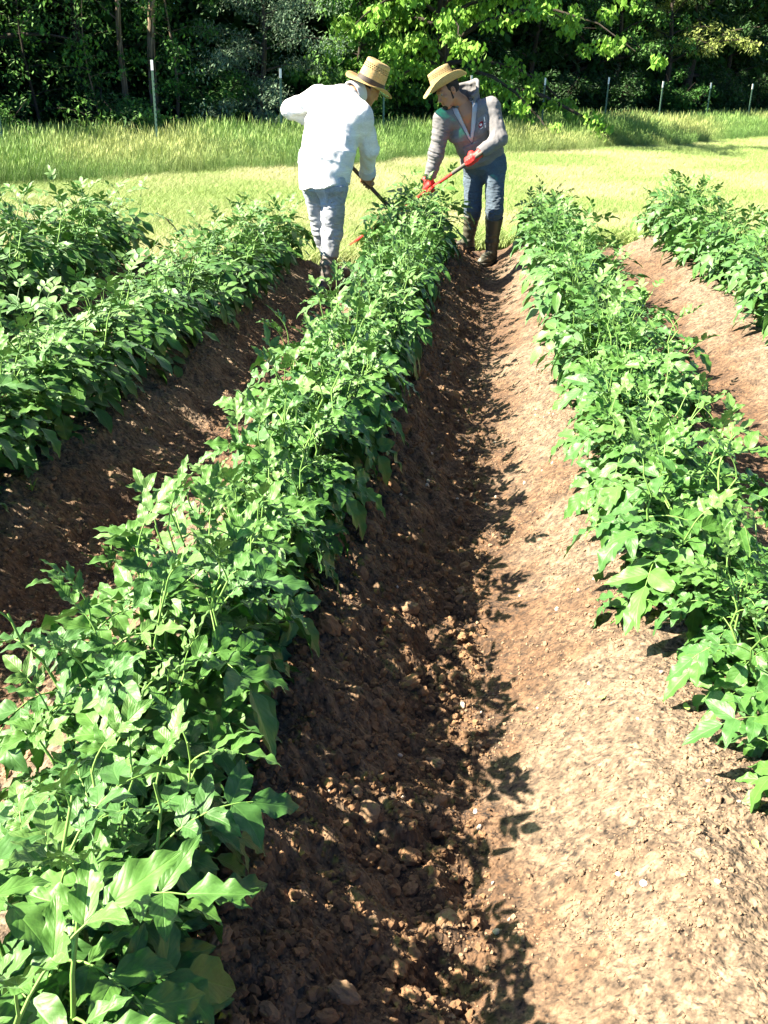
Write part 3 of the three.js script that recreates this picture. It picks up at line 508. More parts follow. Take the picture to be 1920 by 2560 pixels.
// ---------------------------------------------------------------- fence posts
{
  const green = std({ color: col(0.075, 0.15, 0.1), roughness: 0.55 }), white = std({ color: col(0.82, 0.82, 0.8), roughness: 0.5 });
  const heights = [1.62, 1.69, 1.60, 1.48, 1.56, 1.54, 1.59, 1.52, 1.51, 1.50];
  const words = ['green metal fence post cut by the left edge of the picture', 'leftmost whole green fence post with white tip before the dark trees', 'green fence post with white tip beside the elbow of the man in white', 'green fence post with white tip just right of the man in white', 'fence post mostly hidden behind the hood of the man in grey', 'green fence post with white tip just right of the bright maple leaves', 'fourth green white-tipped fence post from the right', 'third green white-tipped fence post from the right', 'second green white-tipped fence post from the right', 'rightmost green fence post with white tip'];
  const section = (w, d, h) => {      // T-shaped bar
    const s = new THREE.Shape(); const t = 0.006;
    s.moveTo(-w / 2, 0); s.lineTo(w / 2, 0); s.lineTo(w / 2, t); s.lineTo(t / 2, t); s.lineTo(t / 2, d); s.lineTo(-t / 2, d); s.lineTo(-t / 2, t); s.lineTo(-w / 2, t); s.closePath();
    const g = new THREE.ExtrudeGeometry(s, { depth: h, bevelEnabled: false }); g.rotateX(-Math.PI / 2); return g;
  };
  heights.forEach((h, i) => {
    const [x, z] = FENCE(i - 1), g = thing('fence_post', words[i], 'fence post', 'metal posts of the fence line'), R = rng(1600 + i); g.position.set(x, 0, z); g.rotation.set((R() - 0.5) * 0.02, 0.35 + (R() - 0.5) * 0.5, (R() - 0.5) * 0.025);
    const stud = []; for (let k = 0; k < 14; k++) { const b = new THREE.BoxGeometry(0.012, 0.02, 0.008); b.translate(0, 0.25 + k * 0.085, 0.0045); if (0.25 + k * 0.085 < h - 0.2) stud.push(b); }
    const bar = section(0.042, 0.038, h - 0.17 + 0.25); bar.translate(0, -0.25, 0);
    part('post', bar, green, g); part('studs', mergeGeometries(stud), green, g);
    const tip = section(0.047, 0.043, 0.17); tip.translate(0, h - 0.17 + 0.001, 0.0025); part('white_tip', tip, white, g);
  });
}

// ---------------------------------------------------------------- people: signed distance fields meshed with surface nets
const vsub = (a, b) => [a[0] - b[0], a[1] - b[1], a[2] - b[2]], vdot = (a, b) => a[0] * b[0] + a[1] * b[1] + a[2] * b[2], vadd = (a, b, k = 1) => [a[0] + b[0] * k, a[1] + b[1] * k, a[2] + b[2] * k];
const vnorm = a => { const l = Math.hypot(...a) || 1; return [a[0] / l, a[1] / l, a[2] / l]; }, vcross = (a, b) => [a[1] * b[2] - a[2] * b[1], a[2] * b[0] - a[0] * b[2], a[0] * b[1] - a[1] * b[0]], vmix = (a, b, t) => [lerp(a[0], b[0], t), lerp(a[1], b[1], t), lerp(a[2], b[2], t)];
const smin = (a, b, k) => { const h = clamp(0.5 + 0.5 * (b - a) / k, 0, 1); return b + (a - b) * h - k * h * (1 - h); };
function cone(p, a, b, ra, rb) { const dx = b[0] - a[0], dy = b[1] - a[1], dz = b[2] - a[2], px = p[0] - a[0], py = p[1] - a[1], pz = p[2] - a[2], t = clamp((px * dx + py * dy + pz * dz) / (dx * dx + dy * dy + dz * dz), 0, 1), x = px - dx * t, y = py - dy * t, z = pz - dz * t; return Math.sqrt(x * x + y * y + z * z) - (ra + (rb - ra) * t); }
function chain(p, pts, rad, k) { let d = 1e9; for (let i = 0; i < pts.length - 1; i++) { const c = cone(p, pts[i], pts[i + 1], rad[i], rad[i + 1]); d = i ? smin(d, c, k) : c; } return d; }
function ellip(p, c, r) { const x = (p[0] - c[0]) / r[0], y = (p[1] - c[1]) / r[1], z = (p[2] - c[2]) / r[2]; return (Math.sqrt(x * x + y * y + z * z) - 1) * Math.min(r[0], r[1], r[2]); }
// a trunk with elliptical sections along a spine: [point, half width sideways, half depth]
function loft(p, spine, lat, fwd) {
  let best = 1e9;
  for (let i = 0; i < spine.length - 1; i++) {
    const [a, aw, ad] = spine[i], [b, bw, bd] = spine[i + 1], d = vsub(b, a), t0 = vdot(vsub(p, a), d) / vdot(d, d), t = clamp(t0, 0, 1), c = vmix(a, b, t), w = lerp(aw, bw, t), e = lerp(ad, bd, t), L = vnorm(vmix(lat[0], lat[1], (i + t) / (spine.length - 1))), F = vnorm(vmix(fwd[0], fwd[1], (i + t) / (spine.length - 1))), v = vsub(p, c);
    const x = vdot(v, L) / w, z = vdot(v, F) / e, q = (Math.sqrt(x * x + z * z) - 1) * Math.min(w, e), over = Math.abs(t0 - t) * Math.sqrt(vdot(d, d));
    const inner = (t0 < 0 && i > 0) || (t0 > 1 && i < spine.length - 2), s = inner ? q + Math.max(0, over - 0.05) : over > 0 ? Math.sqrt(Math.max(q, 0) ** 2 + over ** 2) : q;
    best = i ? smin(best, s, 0.03) : s;
  }
  return best;
}
function net(sdf, lo, hi, cell) {         // naive surface nets
  const n = [0, 1, 2].map(i => Math.ceil((hi[i] - lo[i]) / cell) + 1), [nx, ny, nz] = n, f = new Float32Array(nx * ny * nz), id = new Int32Array(nx * ny * nz).fill(-1);
  const p = [0, 0, 0]; let q = 0;
  for (let k = 0; k < nz; k++) for (let j = 0; j < ny; j++) for (let i = 0; i < nx; i++) { p[0] = lo[0] + i * cell; p[1] = lo[1] + j * cell; p[2] = lo[2] + k * cell; f[q++] = sdf(p); }
  const pos = [], nrm = [], idx = [], A = (i, j, k) => (k * ny + j) * nx + i;
  const E = [[0, 1], [2, 3], [4, 5], [6, 7], [0, 2], [1, 3], [4, 6], [5, 7], [0, 4], [1, 5], [2, 6], [3, 7]];
  for (let k = 0; k < nz - 1; k++) for (let j = 0; j < ny - 1; j++) for (let i = 0; i < nx - 1; i++) {
    const v = []; let m = 0; for (let c = 0; c < 8; c++) { const s = f[A(i + (c & 1), j + ((c >> 1) & 1), k + (c >> 2))]; v.push(s); if (s < 0) m |= 1 << c; }
    if (m === 0 || m === 255) continue;
    let x = 0, y = 0, z = 0, cnt = 0;
    for (const [a, b] of E) { if ((v[a] < 0) === (v[b] < 0)) continue; const t = v[a] / (v[a] - v[b]); x += (a & 1) + ((b & 1) - (a & 1)) * t; y += ((a >> 1) & 1) + (((b >> 1) & 1) - ((a >> 1) & 1)) * t; z += (a >> 2) + ((b >> 2) - (a >> 2)) * t; cnt++; }
    id[A(i, j, k)] = pos.length / 3; pos.push(lo[0] + (i + x / cnt) * cell, lo[1] + (j + y / cnt) * cell, lo[2] + (k + z / cnt) * cell);
  }
  const quad = (a, b, c, d, flip) => { if (a < 0 || b < 0 || c < 0 || d < 0) return; if (flip) idx.push(a, c, b, a, d, c); else idx.push(a, b, c, a, c, d); };
  for (let k = 1; k < nz - 1; k++) for (let j = 1; j < ny - 1; j++) for (let i = 1; i < nx - 1; i++) {
    const s = f[A(i, j, k)] < 0;
    if (s !== f[A(i + 1, j, k)] < 0) quad(id[A(i, j - 1, k - 1)], id[A(i, j, k - 1)], id[A(i, j, k)], id[A(i, j - 1, k)], !s);
    if (s !== f[A(i, j + 1, k)] < 0) quad(id[A(i - 1, j, k - 1)], id[A(i - 1, j, k)], id[A(i, j, k)], id[A(i, j, k - 1)], !s);
    if (s !== f[A(i, j, k + 1)] < 0) quad(id[A(i - 1, j - 1, k)], id[A(i, j - 1, k)], id[A(i, j, k)], id[A(i - 1, j, k)], !s);
  }
  const e = cell * 0.4;
  for (let i = 0; i < pos.length; i += 3) { const a = [pos[i], pos[i + 1], pos[i + 2]], g = [0, 1, 2].map(c => { const u = [...a], w = [...a]; u[c] += e; w[c] -= e; return sdf(u) - sdf(w); }); nrm.push(...vnorm(g)); }
  const g = new THREE.BufferGeometry(); g.setAttribute('position', new THREE.Float32BufferAttribute(pos, 3)); g.setAttribute('normal', new THREE.Float32BufferAttribute(nrm, 3)); g.setIndex(idx); return g;
}
const boxOf = (pts, m) => [[0, 1, 2].map(i => Math.min(...pts.map(p => p[i])) - m), [0, 1, 2].map(i => Math.max(...pts.map(p => p[i])) + m)];
function frame(o, f, up) { const F = vnorm(f), Rr = vnorm(vcross(F, up)), U = vcross(Rr, F); return { o, F, R: Rr, U, to: p => { const v = vsub(p, o); return [vdot(v, Rr), vdot(v, U), vdot(v, F)]; }, out: q => [0, 1, 2].map(i => o[i] + Rr[i] * q[0] + U[i] * q[1] + F[i] * q[2]) }; }
const paint = (g, fn) => { const p = g.attributes.position, c = []; for (let i = 0; i < p.count; i++) c.push(...fn([p.getX(i), p.getY(i), p.getZ(i)])); g.setAttribute('color', new THREE.Float32BufferAttribute(c, 3)); return g; };
const skinMat = std({ vertexColors: true, roughness: 0.55 });
// a hand closed round a handle: palm behind it, four fingers wrapped, thumb the other way
function handSdf(c, axis, from, rad) {       // c on the handle, axis along it (towards the little finger), from: direction of the wrist
  const A = vnorm(axis), W0 = vsub(from, [A[0] * vdot(from, A), A[1] * vdot(from, A), A[2] * vdot(from, A)]), W = vnorm(W0), N = vcross(A, W), pr = [];
  const P = (a, ang, r) => [0, 1, 2].map(i => c[i] + A[i] * a + (W[i] * Math.cos(ang) + N[i] * Math.sin(ang)) * r);
  pr.push([P(-0.03, 0.15, rad + 0.022), P(0.03, 0.15, rad + 0.02), 0.021, 0.019], [P(-0.028, -0.75, rad + 0.017), P(0.03, -0.75, rad + 0.015), 0.017, 0.015], [P(0, 0.1, rad + 0.026), P(0, 0.05, rad + 0.075), 0.028, 0.027]);
  [-0.034, -0.0115, 0.011, 0.032].forEach((a, k) => { const r = [0.0098, 0.0102, 0.0098, 0.0086][k], e = [3.9, 4.15, 4.0, 3.6][k]; let q = P(a * 0.95, -0.9, rad + r); for (const s of [0.4, 0.75, 1]) { const n = P(a, -0.9 - (e - 0.5) * s * 0.85, rad + r * 0.95); pr.push([q, n, r, r * 0.95]); q = n; } });
  const t1 = P(-0.05, 0.75, rad + 0.014), t2 = P(-0.045, 1.7, rad + 0.012); pr.push([P(-0.02, 0.4, rad + 0.02), t1, 0.014, 0.0125], [t1, t2, 0.012, 0.0098]);
  const f = p => { let d = 1e9; for (const [a, b, ra, rb] of pr) d = smin(d, cone(p, a, b, ra, rb), 0.004); return d; };
  f.pts = pr.flatMap(x => [x[0], x[1]]); return f;
}
function headSdf(fr, neck) {
  const S = [-1, 1];
  return p => {
    const q = fr.to(p);
    let d = smin(ellip(q, [0, 0.03, -0.012], [0.074, 0.092, 0.094]), ellip(q, [0, -0.042, 0.028], [0.057, 0.072, 0.064]), 0.03);
    d = smin(d, cone(q, [-0.012, -0.1, 0.058], [0.012, -0.1, 0.058], 0.02, 0.02), 0.025);
    for (const s of S) d = smin(d, cone(q, [s * 0.05, -0.062, 0.0], [s * 0.018, -0.095, 0.052], 0.017, 0.015), 0.025);   // jaw line
    for (const s of S) d = smin(d, ellip(q, [s * 0.04, -0.022, 0.066], [0.02, 0.016, 0.016]), 0.02);             // cheekbones
    d = smin(d, cone(q, [-0.034, 0.026, 0.076], [0.034, 0.026, 0.076], 0.011, 0.011), 0.016);                   // brow
    for (const s of S) { const e = Math.hypot(q[0] - s * 0.031, q[1] - 0.004, q[2] - 0.098) - 0.0165; d = -smin(-d, e, 0.01); d = Math.min(d, Math.hypot(q[0] - s * 0.031, q[1] - 0.005, q[2] - 0.075) - 0.0118); }
    d = smin(d, cone(q, [0, 0.012, 0.086], [0, -0.034, 0.108], 0.008, 0.0115), 0.012);                          // nose
    for (const s of S) d = smin(d, Math.hypot(q[0] - s * 0.012, q[1] + 0.037, q[2] - 0.096) - 0.0085, 0.006);
    d = smin(d, cone(q, [-0.02, -0.061, 0.08], [0.02, -0.061, 0.08], 0.0065, 0.0065), 0.006); d = smin(d, cone(q, [-0.018, -0.072, 0.08], [0.018, -0.072, 0.08], 0.007, 0.007), 0.006);
    for (const s of S) { let e = ellip(q, [s * 0.077, -0.002, -0.012], [0.011, 0.031, 0.019]); e = Math.max(e, -(Math.hypot(q[0] - s * 0.09, q[1] - 0.002, q[2] + 0.008) - 0.012)); d = smin(d, e, 0.008); }
    return smin(d, cone(p, fr.out([0, -0.05, -0.03]), neck, 0.055, 0.062), 0.03);
  };
}
// a straw hat: crown, curled brim, dark band, green see-through visor let into the front of the brim
const strawTex = tex(256, 256, (x, y) => { const a = Math.sin((x + y) * 0.39) * Math.sin((x - y) * 0.39), v = 205 + 38 * a + 40 * fbmT(x / 256, y / 256, 24, 3, 77); return [v, v * 0.97, v * 0.9]; });
strawTex.repeat.set(5, 2);
const strawHoles = tex(256, 128, (x, y) => { const u = (x % 8) / 8 - 0.5, r = y / 128; let o = 255; for (const rr of [0.46, 0.52, 0.58]) { const uu = rr === 0.52 ? Math.abs(u) - 0.5 : u; if (Math.hypot(uu * 0.9, (r - rr) * 16) < 0.28) o = 0; } return [o, o, o]; }, false);
function hat(parent, c, up, fwd, o) {
  const fr = frame(c, vsub(fwd, [0, 1, 2].map(i => up[i] * vdot(fwd, up))), up), g = new THREE.Group(); g.name = 'straw_hat'; parent.add(g); g.userData.label = o.label;
  const seg = 56, crownG = [], N = 12;
  const build = (rows, fn, u0, u1, thick = 0) => {                                   // rows x seg ring surface, both faces joined
    const pos = [], uv = [], idx = [], full = u1 - u0 > 6.28, L = thick ? 2 : 1, m = seg + 1;
    for (let s = 0; s < L; s++) for (let j = 0; j <= rows; j++) for (let i = 0; i <= seg; i++) { const a = lerp(u0, u1, i / seg), q = fn(j / rows, a); q[1] -= s * thick; pos.push(...fr.out(q)); uv.push(i / seg, j / rows); }
    for (let s = 0; s < L; s++) for (let j = 0; j < rows; j++) for (let i = 0; i < seg; i++) { const a = s * (rows + 1) * m + j * m + i; if (s) idx.push(a, a + m, a + 1, a + 1, a + m, a + m + 1); else idx.push(a, a + 1, a + m, a + 1, a + m + 1, a + m); }
    if (thick) { const b = (rows + 1) * m; for (let i = 0; i < seg; i++) { const r = rows * m + i; idx.push(r, r + 1, r + b, r + 1, r + b + 1, r + b); } if (!full) for (let j = 0; j < rows; j++) for (const i of [0, seg]) { const a = j * m + i; idx.push(a, a + m, a + b, a + m, a + m + b, a + b); } }
    const e = new THREE.BufferGeometry(); e.setAttribute('position', new THREE.Float32BufferAttribute(pos, 3)); e.setAttribute('uv', new THREE.Float32BufferAttribute(uv, 2)); e.setIndex(idx); e.computeVertexNormals(); return e;
  };
  const ra = 0.098, rb = 0.114;                                                   // head opening, sideways and front to back
  const crownAt = (t, a) => { const h = o.crown, s = Math.sin(a), f = Math.cos(a); let k, y; if (t < 0.7) { const u = t / 0.7; k = 1 - 0.13 * u; y = h * 0.9 * u; } else { const u = (t - 0.7) / 0.3; k = 0.87 * Math.max(0.0001, Math.cos(u * 1.5707)) ** 0.75; y = h * (0.9 + 0.1 * Math.sin(u * 1.57)) - 0.02 * u * Math.exp(-((s * k * 3) ** 2)); } k *= 1 - 0.1 * Math.max(0, f) * Math.exp(-((s / 0.45) ** 2)) * clamp(t * 1.6, 0, 1); return [s * ra * k, y, f * rb * k]; };
  const brimAt = (t, a) => { const s = Math.sin(a), f = Math.cos(a), w = o.brim * (1 + 0.1 * Math.abs(f)), curl = o.curl * s * s * t * t * 0.075 - (1 - s * s) * t * t * o.dip * (f > 0 ? 1 : 0.55), r = t * w; return [s * (ra + r * (1 - 0.12 * o.curl * s * s * t)), curl - 0.012 * t * (1 - t) + 0.004 * Math.sin(a * 5) * t, f * (rb + r)]; };
  const straw = std({ color: col(...o.tint), map: strawTex, bumpMap: strawTex, bumpScale: 0.003, roughness: 0.75 });
  const strawC = std({ color: col(...o.tint), map: strawTex, bumpMap: strawTex, bumpScale: 0.003, roughness: 0.75, alphaMap: strawHoles, alphaTest: 0.5 });
  part('hat_crown', build(16, crownAt, 0, 6.2832), strawC, g);
  const va = o.visor;                                                             // half angle of the visor
  // brim: full ring behind, inner strip in front of the visor's place
  part('brim', mergeGeometries([build(8, brimAt, va, 6.2832 - va, 0.004), build(3, (t, a) => brimAt(t * 0.3, a), -va, va, 0.004)]), straw, g);
  const edge = build(2, (t, a) => brimAt(lerp(0.93, 1, t), a), -va, va, 0.004); part('brim_edge', edge, straw, g);
  part('visor', build(4, (t, a) => brimAt(lerp(0.3, 0.93, t), a), -va, va), new THREE.MeshPhysicalMaterial({ color: col(0.02, 0.42, 0.22), transmission: 0.6, thickness: 0, roughness: 0.25, side: THREE.DoubleSide }), g);
  part('hat_band', build(2, (t, a) => { const q = crownAt(0.02 + 0.155 * t, a); return [q[0] * 1.025, q[1], q[2] * 1.025]; }, 0, 6.2832), std({ color: col(0.035, 0.026, 0.02), roughness: 0.7 }), g);
  return g;
}
function boot(parent, ankle, dir, top, o) {      // rubber boot: shaft, foot with toe, thick sole with heel
  const D = vnorm([dir[0], 0, dir[2]]), S = [-D[2], 0, D[0]], A = [ankle[0], 0.0, ankle[2]], P = (f, s, y) => [A[0] + D[0] * f + S[0] * s, o.floor + y, A[2] + D[2] * f + S[2] * s];
  const mid = vmix(P(0, 0, 0.09), top, clamp(0.11 / (top[1] - o.floor - 0.09), 0, 1));
  const sd = p => {
    let d = chain(p, [top, mid, P(0.0, 0, 0.09)], [o.rt, 0.056, 0.054], 0.03);
    d = smin(d, chain(p, [P(-0.025, 0, 0.05), P(0.1, 0, 0.05), P(0.185, 0.004, 0.04)], [0.045, 0.045, 0.036], 0.03), 0.035);
    d += 0.0025 * Math.sin((p[1] - o.floor) * 120 + 2 * n3(p[0] * 20, p[1] * 20, p[2] * 20)) * (1 - sstep(0.1, 0.2, Math.abs(p[1] - o.floor - 0.14)));   // ankle creases
    return Math.max(d, o.floor + 0.012 - p[1], vdot(vsub(p, top), vnorm(vsub(top, mid))));
  };
  const b = part('boot', net(sd, ...boxOf([top, P(-0.09, -0.07, 0), P(0.24, 0.07, 0.1), P(-0.09, 0.07, 0), P(0.24, -0.07, 0.1)], 0.07), 0.009), o.mat, parent);
  const sole = p => { const v = vsub(p, P(0, 0, 0)), f = vdot(v, D), s = Math.abs(vdot(v, S)), w = 0.043 + 0.008 * Math.sin(clamp((f + 0.08) / 0.3, 0, 1) * 3.1), e = Math.max(Math.abs(f - 0.075) - 0.115, 0); return Math.max(Math.hypot(e, Math.max(s - w + 0.03, 0)) - 0.034, p[1] - o.floor - 0.028, o.floor - 0.004 + (f > 0.005 && f < 0.05 ? 0.012 : 0) - p[1]); };
  part('sole', net(sole, ...boxOf([P(-0.09, -0.07, -0.01), P(0.24, 0.07, 0.04), P(-0.09, 0.07, 0), P(0.24, -0.07, 0)], 0.02), 0.009), o.soleMat, b);
  return b;
}
const denim = (seed, light) => tex(256, 256, (x, y) => { const v = light + 36 * fbmT(x / 256, y / 256, 6, 3, seed) + 26 * fbmT(x / 256, y / 256, 60, 2, seed + 3); return [v, v, v]; });
function triUV(g, s) { const p = g.attributes.position, uv = []; for (let i = 0; i < p.count; i++) uv.push((p.getX(i) + 0.7 * p.getZ(i)) * s, p.getY(i) * s); g.setAttribute('uv', new THREE.Float32BufferAttribute(uv, 2)); return g; }
const cloth = (c, map, rough = 0.95) => std({ color: col(...c), map, roughness: rough });
const softMap = tex(256, 256, (x, y) => { const v = 222 + 24 * fbmT(x / 256, y / 256, 5, 3, 91) + 22 * fbmT(x / 256, y / 256, 70, 2, 92); return [v, v, v]; });
// folds along a limb: rings that wander
const rings = (p, a, b, freq, amp, seed) => { const d = vsub(b, a), t = vdot(vsub(p, a), d) / vdot(d, d); return amp * 1.5 * n3(t * freq * 0.34 + seed, p[0] * 7 + 3 * n3(p[0] * 9, p[1] * 9, p[2] * 9), p[2] * 7) * (0.55 + 0.45 * n3(p[0] * 8, p[1] * 8 + seed, p[2] * 8)); };
const seg = (p, a, b) => clamp(vdot(vsub(p, a), vsub(b, a)) / vdot(vsub(b, a), vsub(b, a)), 0, 1);

function makeMan(J, o) {
  const g = thing('person', o.label, 'person');
  const fr = frame(J.head, o.look, o.headUp), Rt = o.right, F = o.fwd, hL = handSdf(J.handL, o.hoe, vsub(J.wrL, J.handL), o.handle), hR = handSdf(J.handR, o.hoe, vsub(J.wrR, J.handR), o.handle), hd = headSdf(fr, J.neck);
  const lat = [o.right, vnorm(vsub(J.shR, J.shL))], fwd = [F, vnorm(vcross(vnorm(vsub(J.neck, J.chest)), lat[1]))];
  if (vdot(fwd[1], F) < 0) fwd[1] = fwd[1].map(v => -v);
  const spine = w => [[J.pelvis, 0.155 + w, 0.105 + w], [J.waist, o.girth[0] + w, o.girth[1] + w], [J.chest, o.girth[2] + w, o.girth[3] + w], [J.upper, o.girth[2] - 0.035 + w, o.girth[3] - 0.025 + w]];
  // --- body: one skin
  const bodySdf = p => {
    let d = loft(p, spine(-0.03), lat, fwd);
    d = smin(d, cone(p, J.upper, J.neck, 0.09, 0.06), 0.05);
    for (const s of ['L', 'R']) { d = smin(d, chain(p, [J['sh' + s], J['el' + s], J['wr' + s]], [0.058, 0.042, 0.029], 0.02), 0.04); d = smin(d, chain(p, [J['hip' + s], J['knee' + s], J['ank' + s]], [0.078, 0.046, 0.032], 0.03), 0.04); d = smin(d, cone(p, J['ank' + s], vadd(vadd(J['ank' + s], F, 0.14), [0, -1, 0], 0.04), 0.028, 0.022), 0.03); }
    return d;
  };
  const all = ['head', 'neck', 'shL', 'shR', 'elL', 'elR', 'wrL', 'wrR', 'hipL', 'hipR', 'kneeL', 'kneeR', 'ankL', 'ankR', 'waist', 'chest', 'pelvis'].map(k => J[k]);
  const bodyG = mergeGeometries([net(bodySdf, ...boxOf(all, 0.2), 0.014), net(hd, ...boxOf([J.head, J.neck, fr.out([0, 0, 0.06])], 0.14), 0.0042), net(p => smin(hL(p), cone(p, J.elL, J.wrL, 0.042, 0.028), 0.015), ...boxOf([...hL.pts, J.wrL], 0.035), 0.0042), net(p => smin(hR(p), cone(p, J.elR, J.wrR, 0.042, 0.028), 0.015), ...boxOf([...hR.pts, J.wrR], 0.035), 0.0042)]);
  const sk = o.skin;
  paint(bodyG, p => { const q = fr.to(p); let c = sk; if (Math.hypot(...q) < 0.2) { if (Math.abs(q[1] + 0.066) < 0.0095 && Math.abs(q[0]) < 0.024 && q[2] > 0.07) c = [sk[0] * 0.85, sk[1] * 0.55, sk[2] * 0.55]; for (const s of [-1, 1]) { const e = Math.hypot(q[0] - s * 0.031, q[1] - 0.005, q[2] - 0.075); if (e < 0.0135 && q[2] > 0.078) c = Math.hypot(q[0] - s * 0.031, q[1] - 0.002) < 0.0055 ? [0.02, 0.012, 0.008] : [0.26, 0.22, 0.19]; } } const m = 1 + 0.08 * n3(p[0] * 40, p[1] * 40, p[2] * 40); return c.map(v => v * m); });
  part('body', bodyG, skinMat, g);
  // --- hair: cap behind and at the sides, below the hat; brows; beard
  const tuft = p => 0.003 * n3(p[0] * 160, p[1] * 160, p[2] * 160);
  const hairS = p => { const q = fr.to(p); return Math.max(ellip(q, [0, 0.032, -0.016], [0.08, 0.097, 0.099]) + tuft(p), q[2] - 0.028 + 0.35 * Math.max(0, 0.02 - q[1]) * 2, -q[1] - 0.045, q[1] - 0.075); };
  part('hair', net(hairS, ...boxOf([J.head], 0.14), 0.005), std({ color: col(0.012, 0.009, 0.007), roughness: 0.8 }), g);
  const browS = p => { const q = fr.to(p); return Math.min(...[-1, 1].map(s => cone(q, [s * 0.014, 0.024, 0.089], [s * 0.046, 0.026, 0.076], 0.0042, 0.003))); };
  part('eyebrows', net(browS, ...boxOf([fr.out([0, 0.02, 0.08])], 0.06), 0.0035), std({ color: col(0.012, 0.009, 0.007), roughness: 0.9 }), g);
  if (o.beard) {
    const bs = p => { const q = fr.to(p), chin = Math.hypot(q[0] / 0.034, (q[1] + 0.1) / 0.022, (q[2] - 0.06) / 0.05) - 1, jaw = Math.min(...[-1, 1].map(s => chain(q, [[s * 0.066, 0.0, 0.008], [s * 0.06, -0.055, 0.008], [s * 0.03, -0.098, 0.045]], [0.006, 0.008, 0.014], 0.01))), lip = cone(q, [-0.024, -0.056, 0.08], [0.024, -0.056, 0.08], 0.0055, 0.0055); return Math.max(hd(p) - 0.0035 + tuft(p) * 0.8, Math.min(chin * 0.025, jaw, lip)); };
    part('beard', net(bs, ...boxOf([fr.out([0, -0.05, 0.03])], 0.11), 0.004), std({ color: col(0.016, 0.011, 0.008), roughness: 0.9 }), g);
  }
  return { g, fr, lat, fwd, spine, hL, hR, bodySdf };
}
function jeans(M, J, o) {
  const s = p => {
    let d = loft(p, [[vadd(J.pelvis, [0, 1, 0], 0.08), o.w, o.d], [J.pelvis, o.w + 0.005, o.d + 0.012], [vadd(J.pelvis, [0, -1, 0], 0.05), o.w - 0.02, o.d]], [o.right, o.right], [o.fwd, o.fwd]);
    let legs = 1e9;
    for (const k of ['L', 'R']) { const cuff = vmix(J['knee' + k], J['ank' + k], o.cuff), l = chain(p, [J['hip' + k], J['knee' + k], cuff], [o.thigh, o.knee, o.hem], 0.02) + rings(p, J['knee' + k], cuff, 34, 0.006, 5) + rings(p, J['hip' + k], J['knee' + k], 16, 0.0045, 9); legs = legs > 1e8 ? Math.max(l, vdot(vsub(p, cuff), vnorm(vsub(cuff, J['knee' + k])))) : smin(legs, Math.max(l, vdot(vsub(p, cuff), vnorm(vsub(cuff, J['knee' + k])))), 0.012); }
    d = smin(d, legs, 0.045);
    return d + 0.004 * n3(p[0] * 18, p[1] * 11, p[2] * 18) + 0.0025 * n3(p[0] * 40, p[1] * 26, p[2] * 40);
  };
  const m = part('jeans', triUV(net(s, ...boxOf([vadd(J.pelvis, [0, 1, 0], 0.1), J.hipL, J.hipR, J.kneeL, J.kneeR, vmix(J.kneeL, J.ankL, o.cuff), vmix(J.kneeR, J.ankR, o.cuff)], 0.17), 0.0095), 3), o.mat, M.g);
  // back pockets stitched on the seat, on the side that is seen
  for (const q of o.pockets ?? []) { const ps = p => { const v = vsub(p, q.c), x = vdot(v, q.r), y = v[1]; return Math.max(Math.abs(s(p)) - 0.005, Math.abs(x) - 0.062 + 0.12 * Math.max(0, -y - 0.03), Math.abs(y) - 0.07); }; part('back_pocket', triUV(net(ps, ...boxOf([q.c], 0.1), 0.007), 3), o.pocketMat, m); }
  return m;
}
function handleMesh(a, b, r, u0, u1) { const A = V3(...vmix(a, b, u0)), B = V3(...vmix(a, b, u1)); const n = 8, pts = [], rad = []; for (let i = 0; i <= n; i++) { pts.push(A.clone().lerp(B, i / n)); rad.push(r * (i === 0 || i === n ? 0.93 : 1)); } return tube(pts, rad, 12); }
function hoe(label, top, bottom, r, parts, bladeDir) {
  const g = thing('hoe', label, 'hoe', 'hoes held by the two men');
  for (const [n, u0, u1, m, rr] of parts) part(n, handleMesh(top, bottom, rr ?? r, u0, u1), m, g);
  const steel = std({ color: col(0.42, 0.41, 0.39), metalness: 0.75, roughness: 0.45 }), B = V3(...bottom), D = V3(...vsub(bottom, top)).normalize(), T = V3(...bladeDir).normalize();
  const nk = [B.clone(), B.clone().addScaledVector(D, 0.05), B.clone().addScaledVector(D, 0.075).addScaledVector(T, 0.03)];
  part('neck', tube(nk, [0.011, 0.009, 0.008], 8), steel, g);
  const sh = new THREE.Shape(); sh.moveTo(-0.03, 0); sh.lineTo(0.03, 0); sh.lineTo(0.075, 0.03); sh.lineTo(0.08, 0.12); sh.lineTo(-0.08, 0.12); sh.lineTo(-0.075, 0.03); sh.closePath();
  const bl = new THREE.ExtrudeGeometry(sh, { depth: 0.003, bevelEnabled: true, bevelSize: 0.001, bevelThickness: 0.001, bevelSegments: 1 });
  const Y = T.clone().addScaledVector(D, 0.12).normalize(), X = Y.clone().cross(D).normalize(), Z = X.clone().cross(Y); bl.applyMatrix4(new THREE.Matrix4().makeBasis(X, Y, Z)); bl.translate(nk[2].x, nk[2].y, nk[2].z); part('blade', bl, steel, g);
  return g;
}

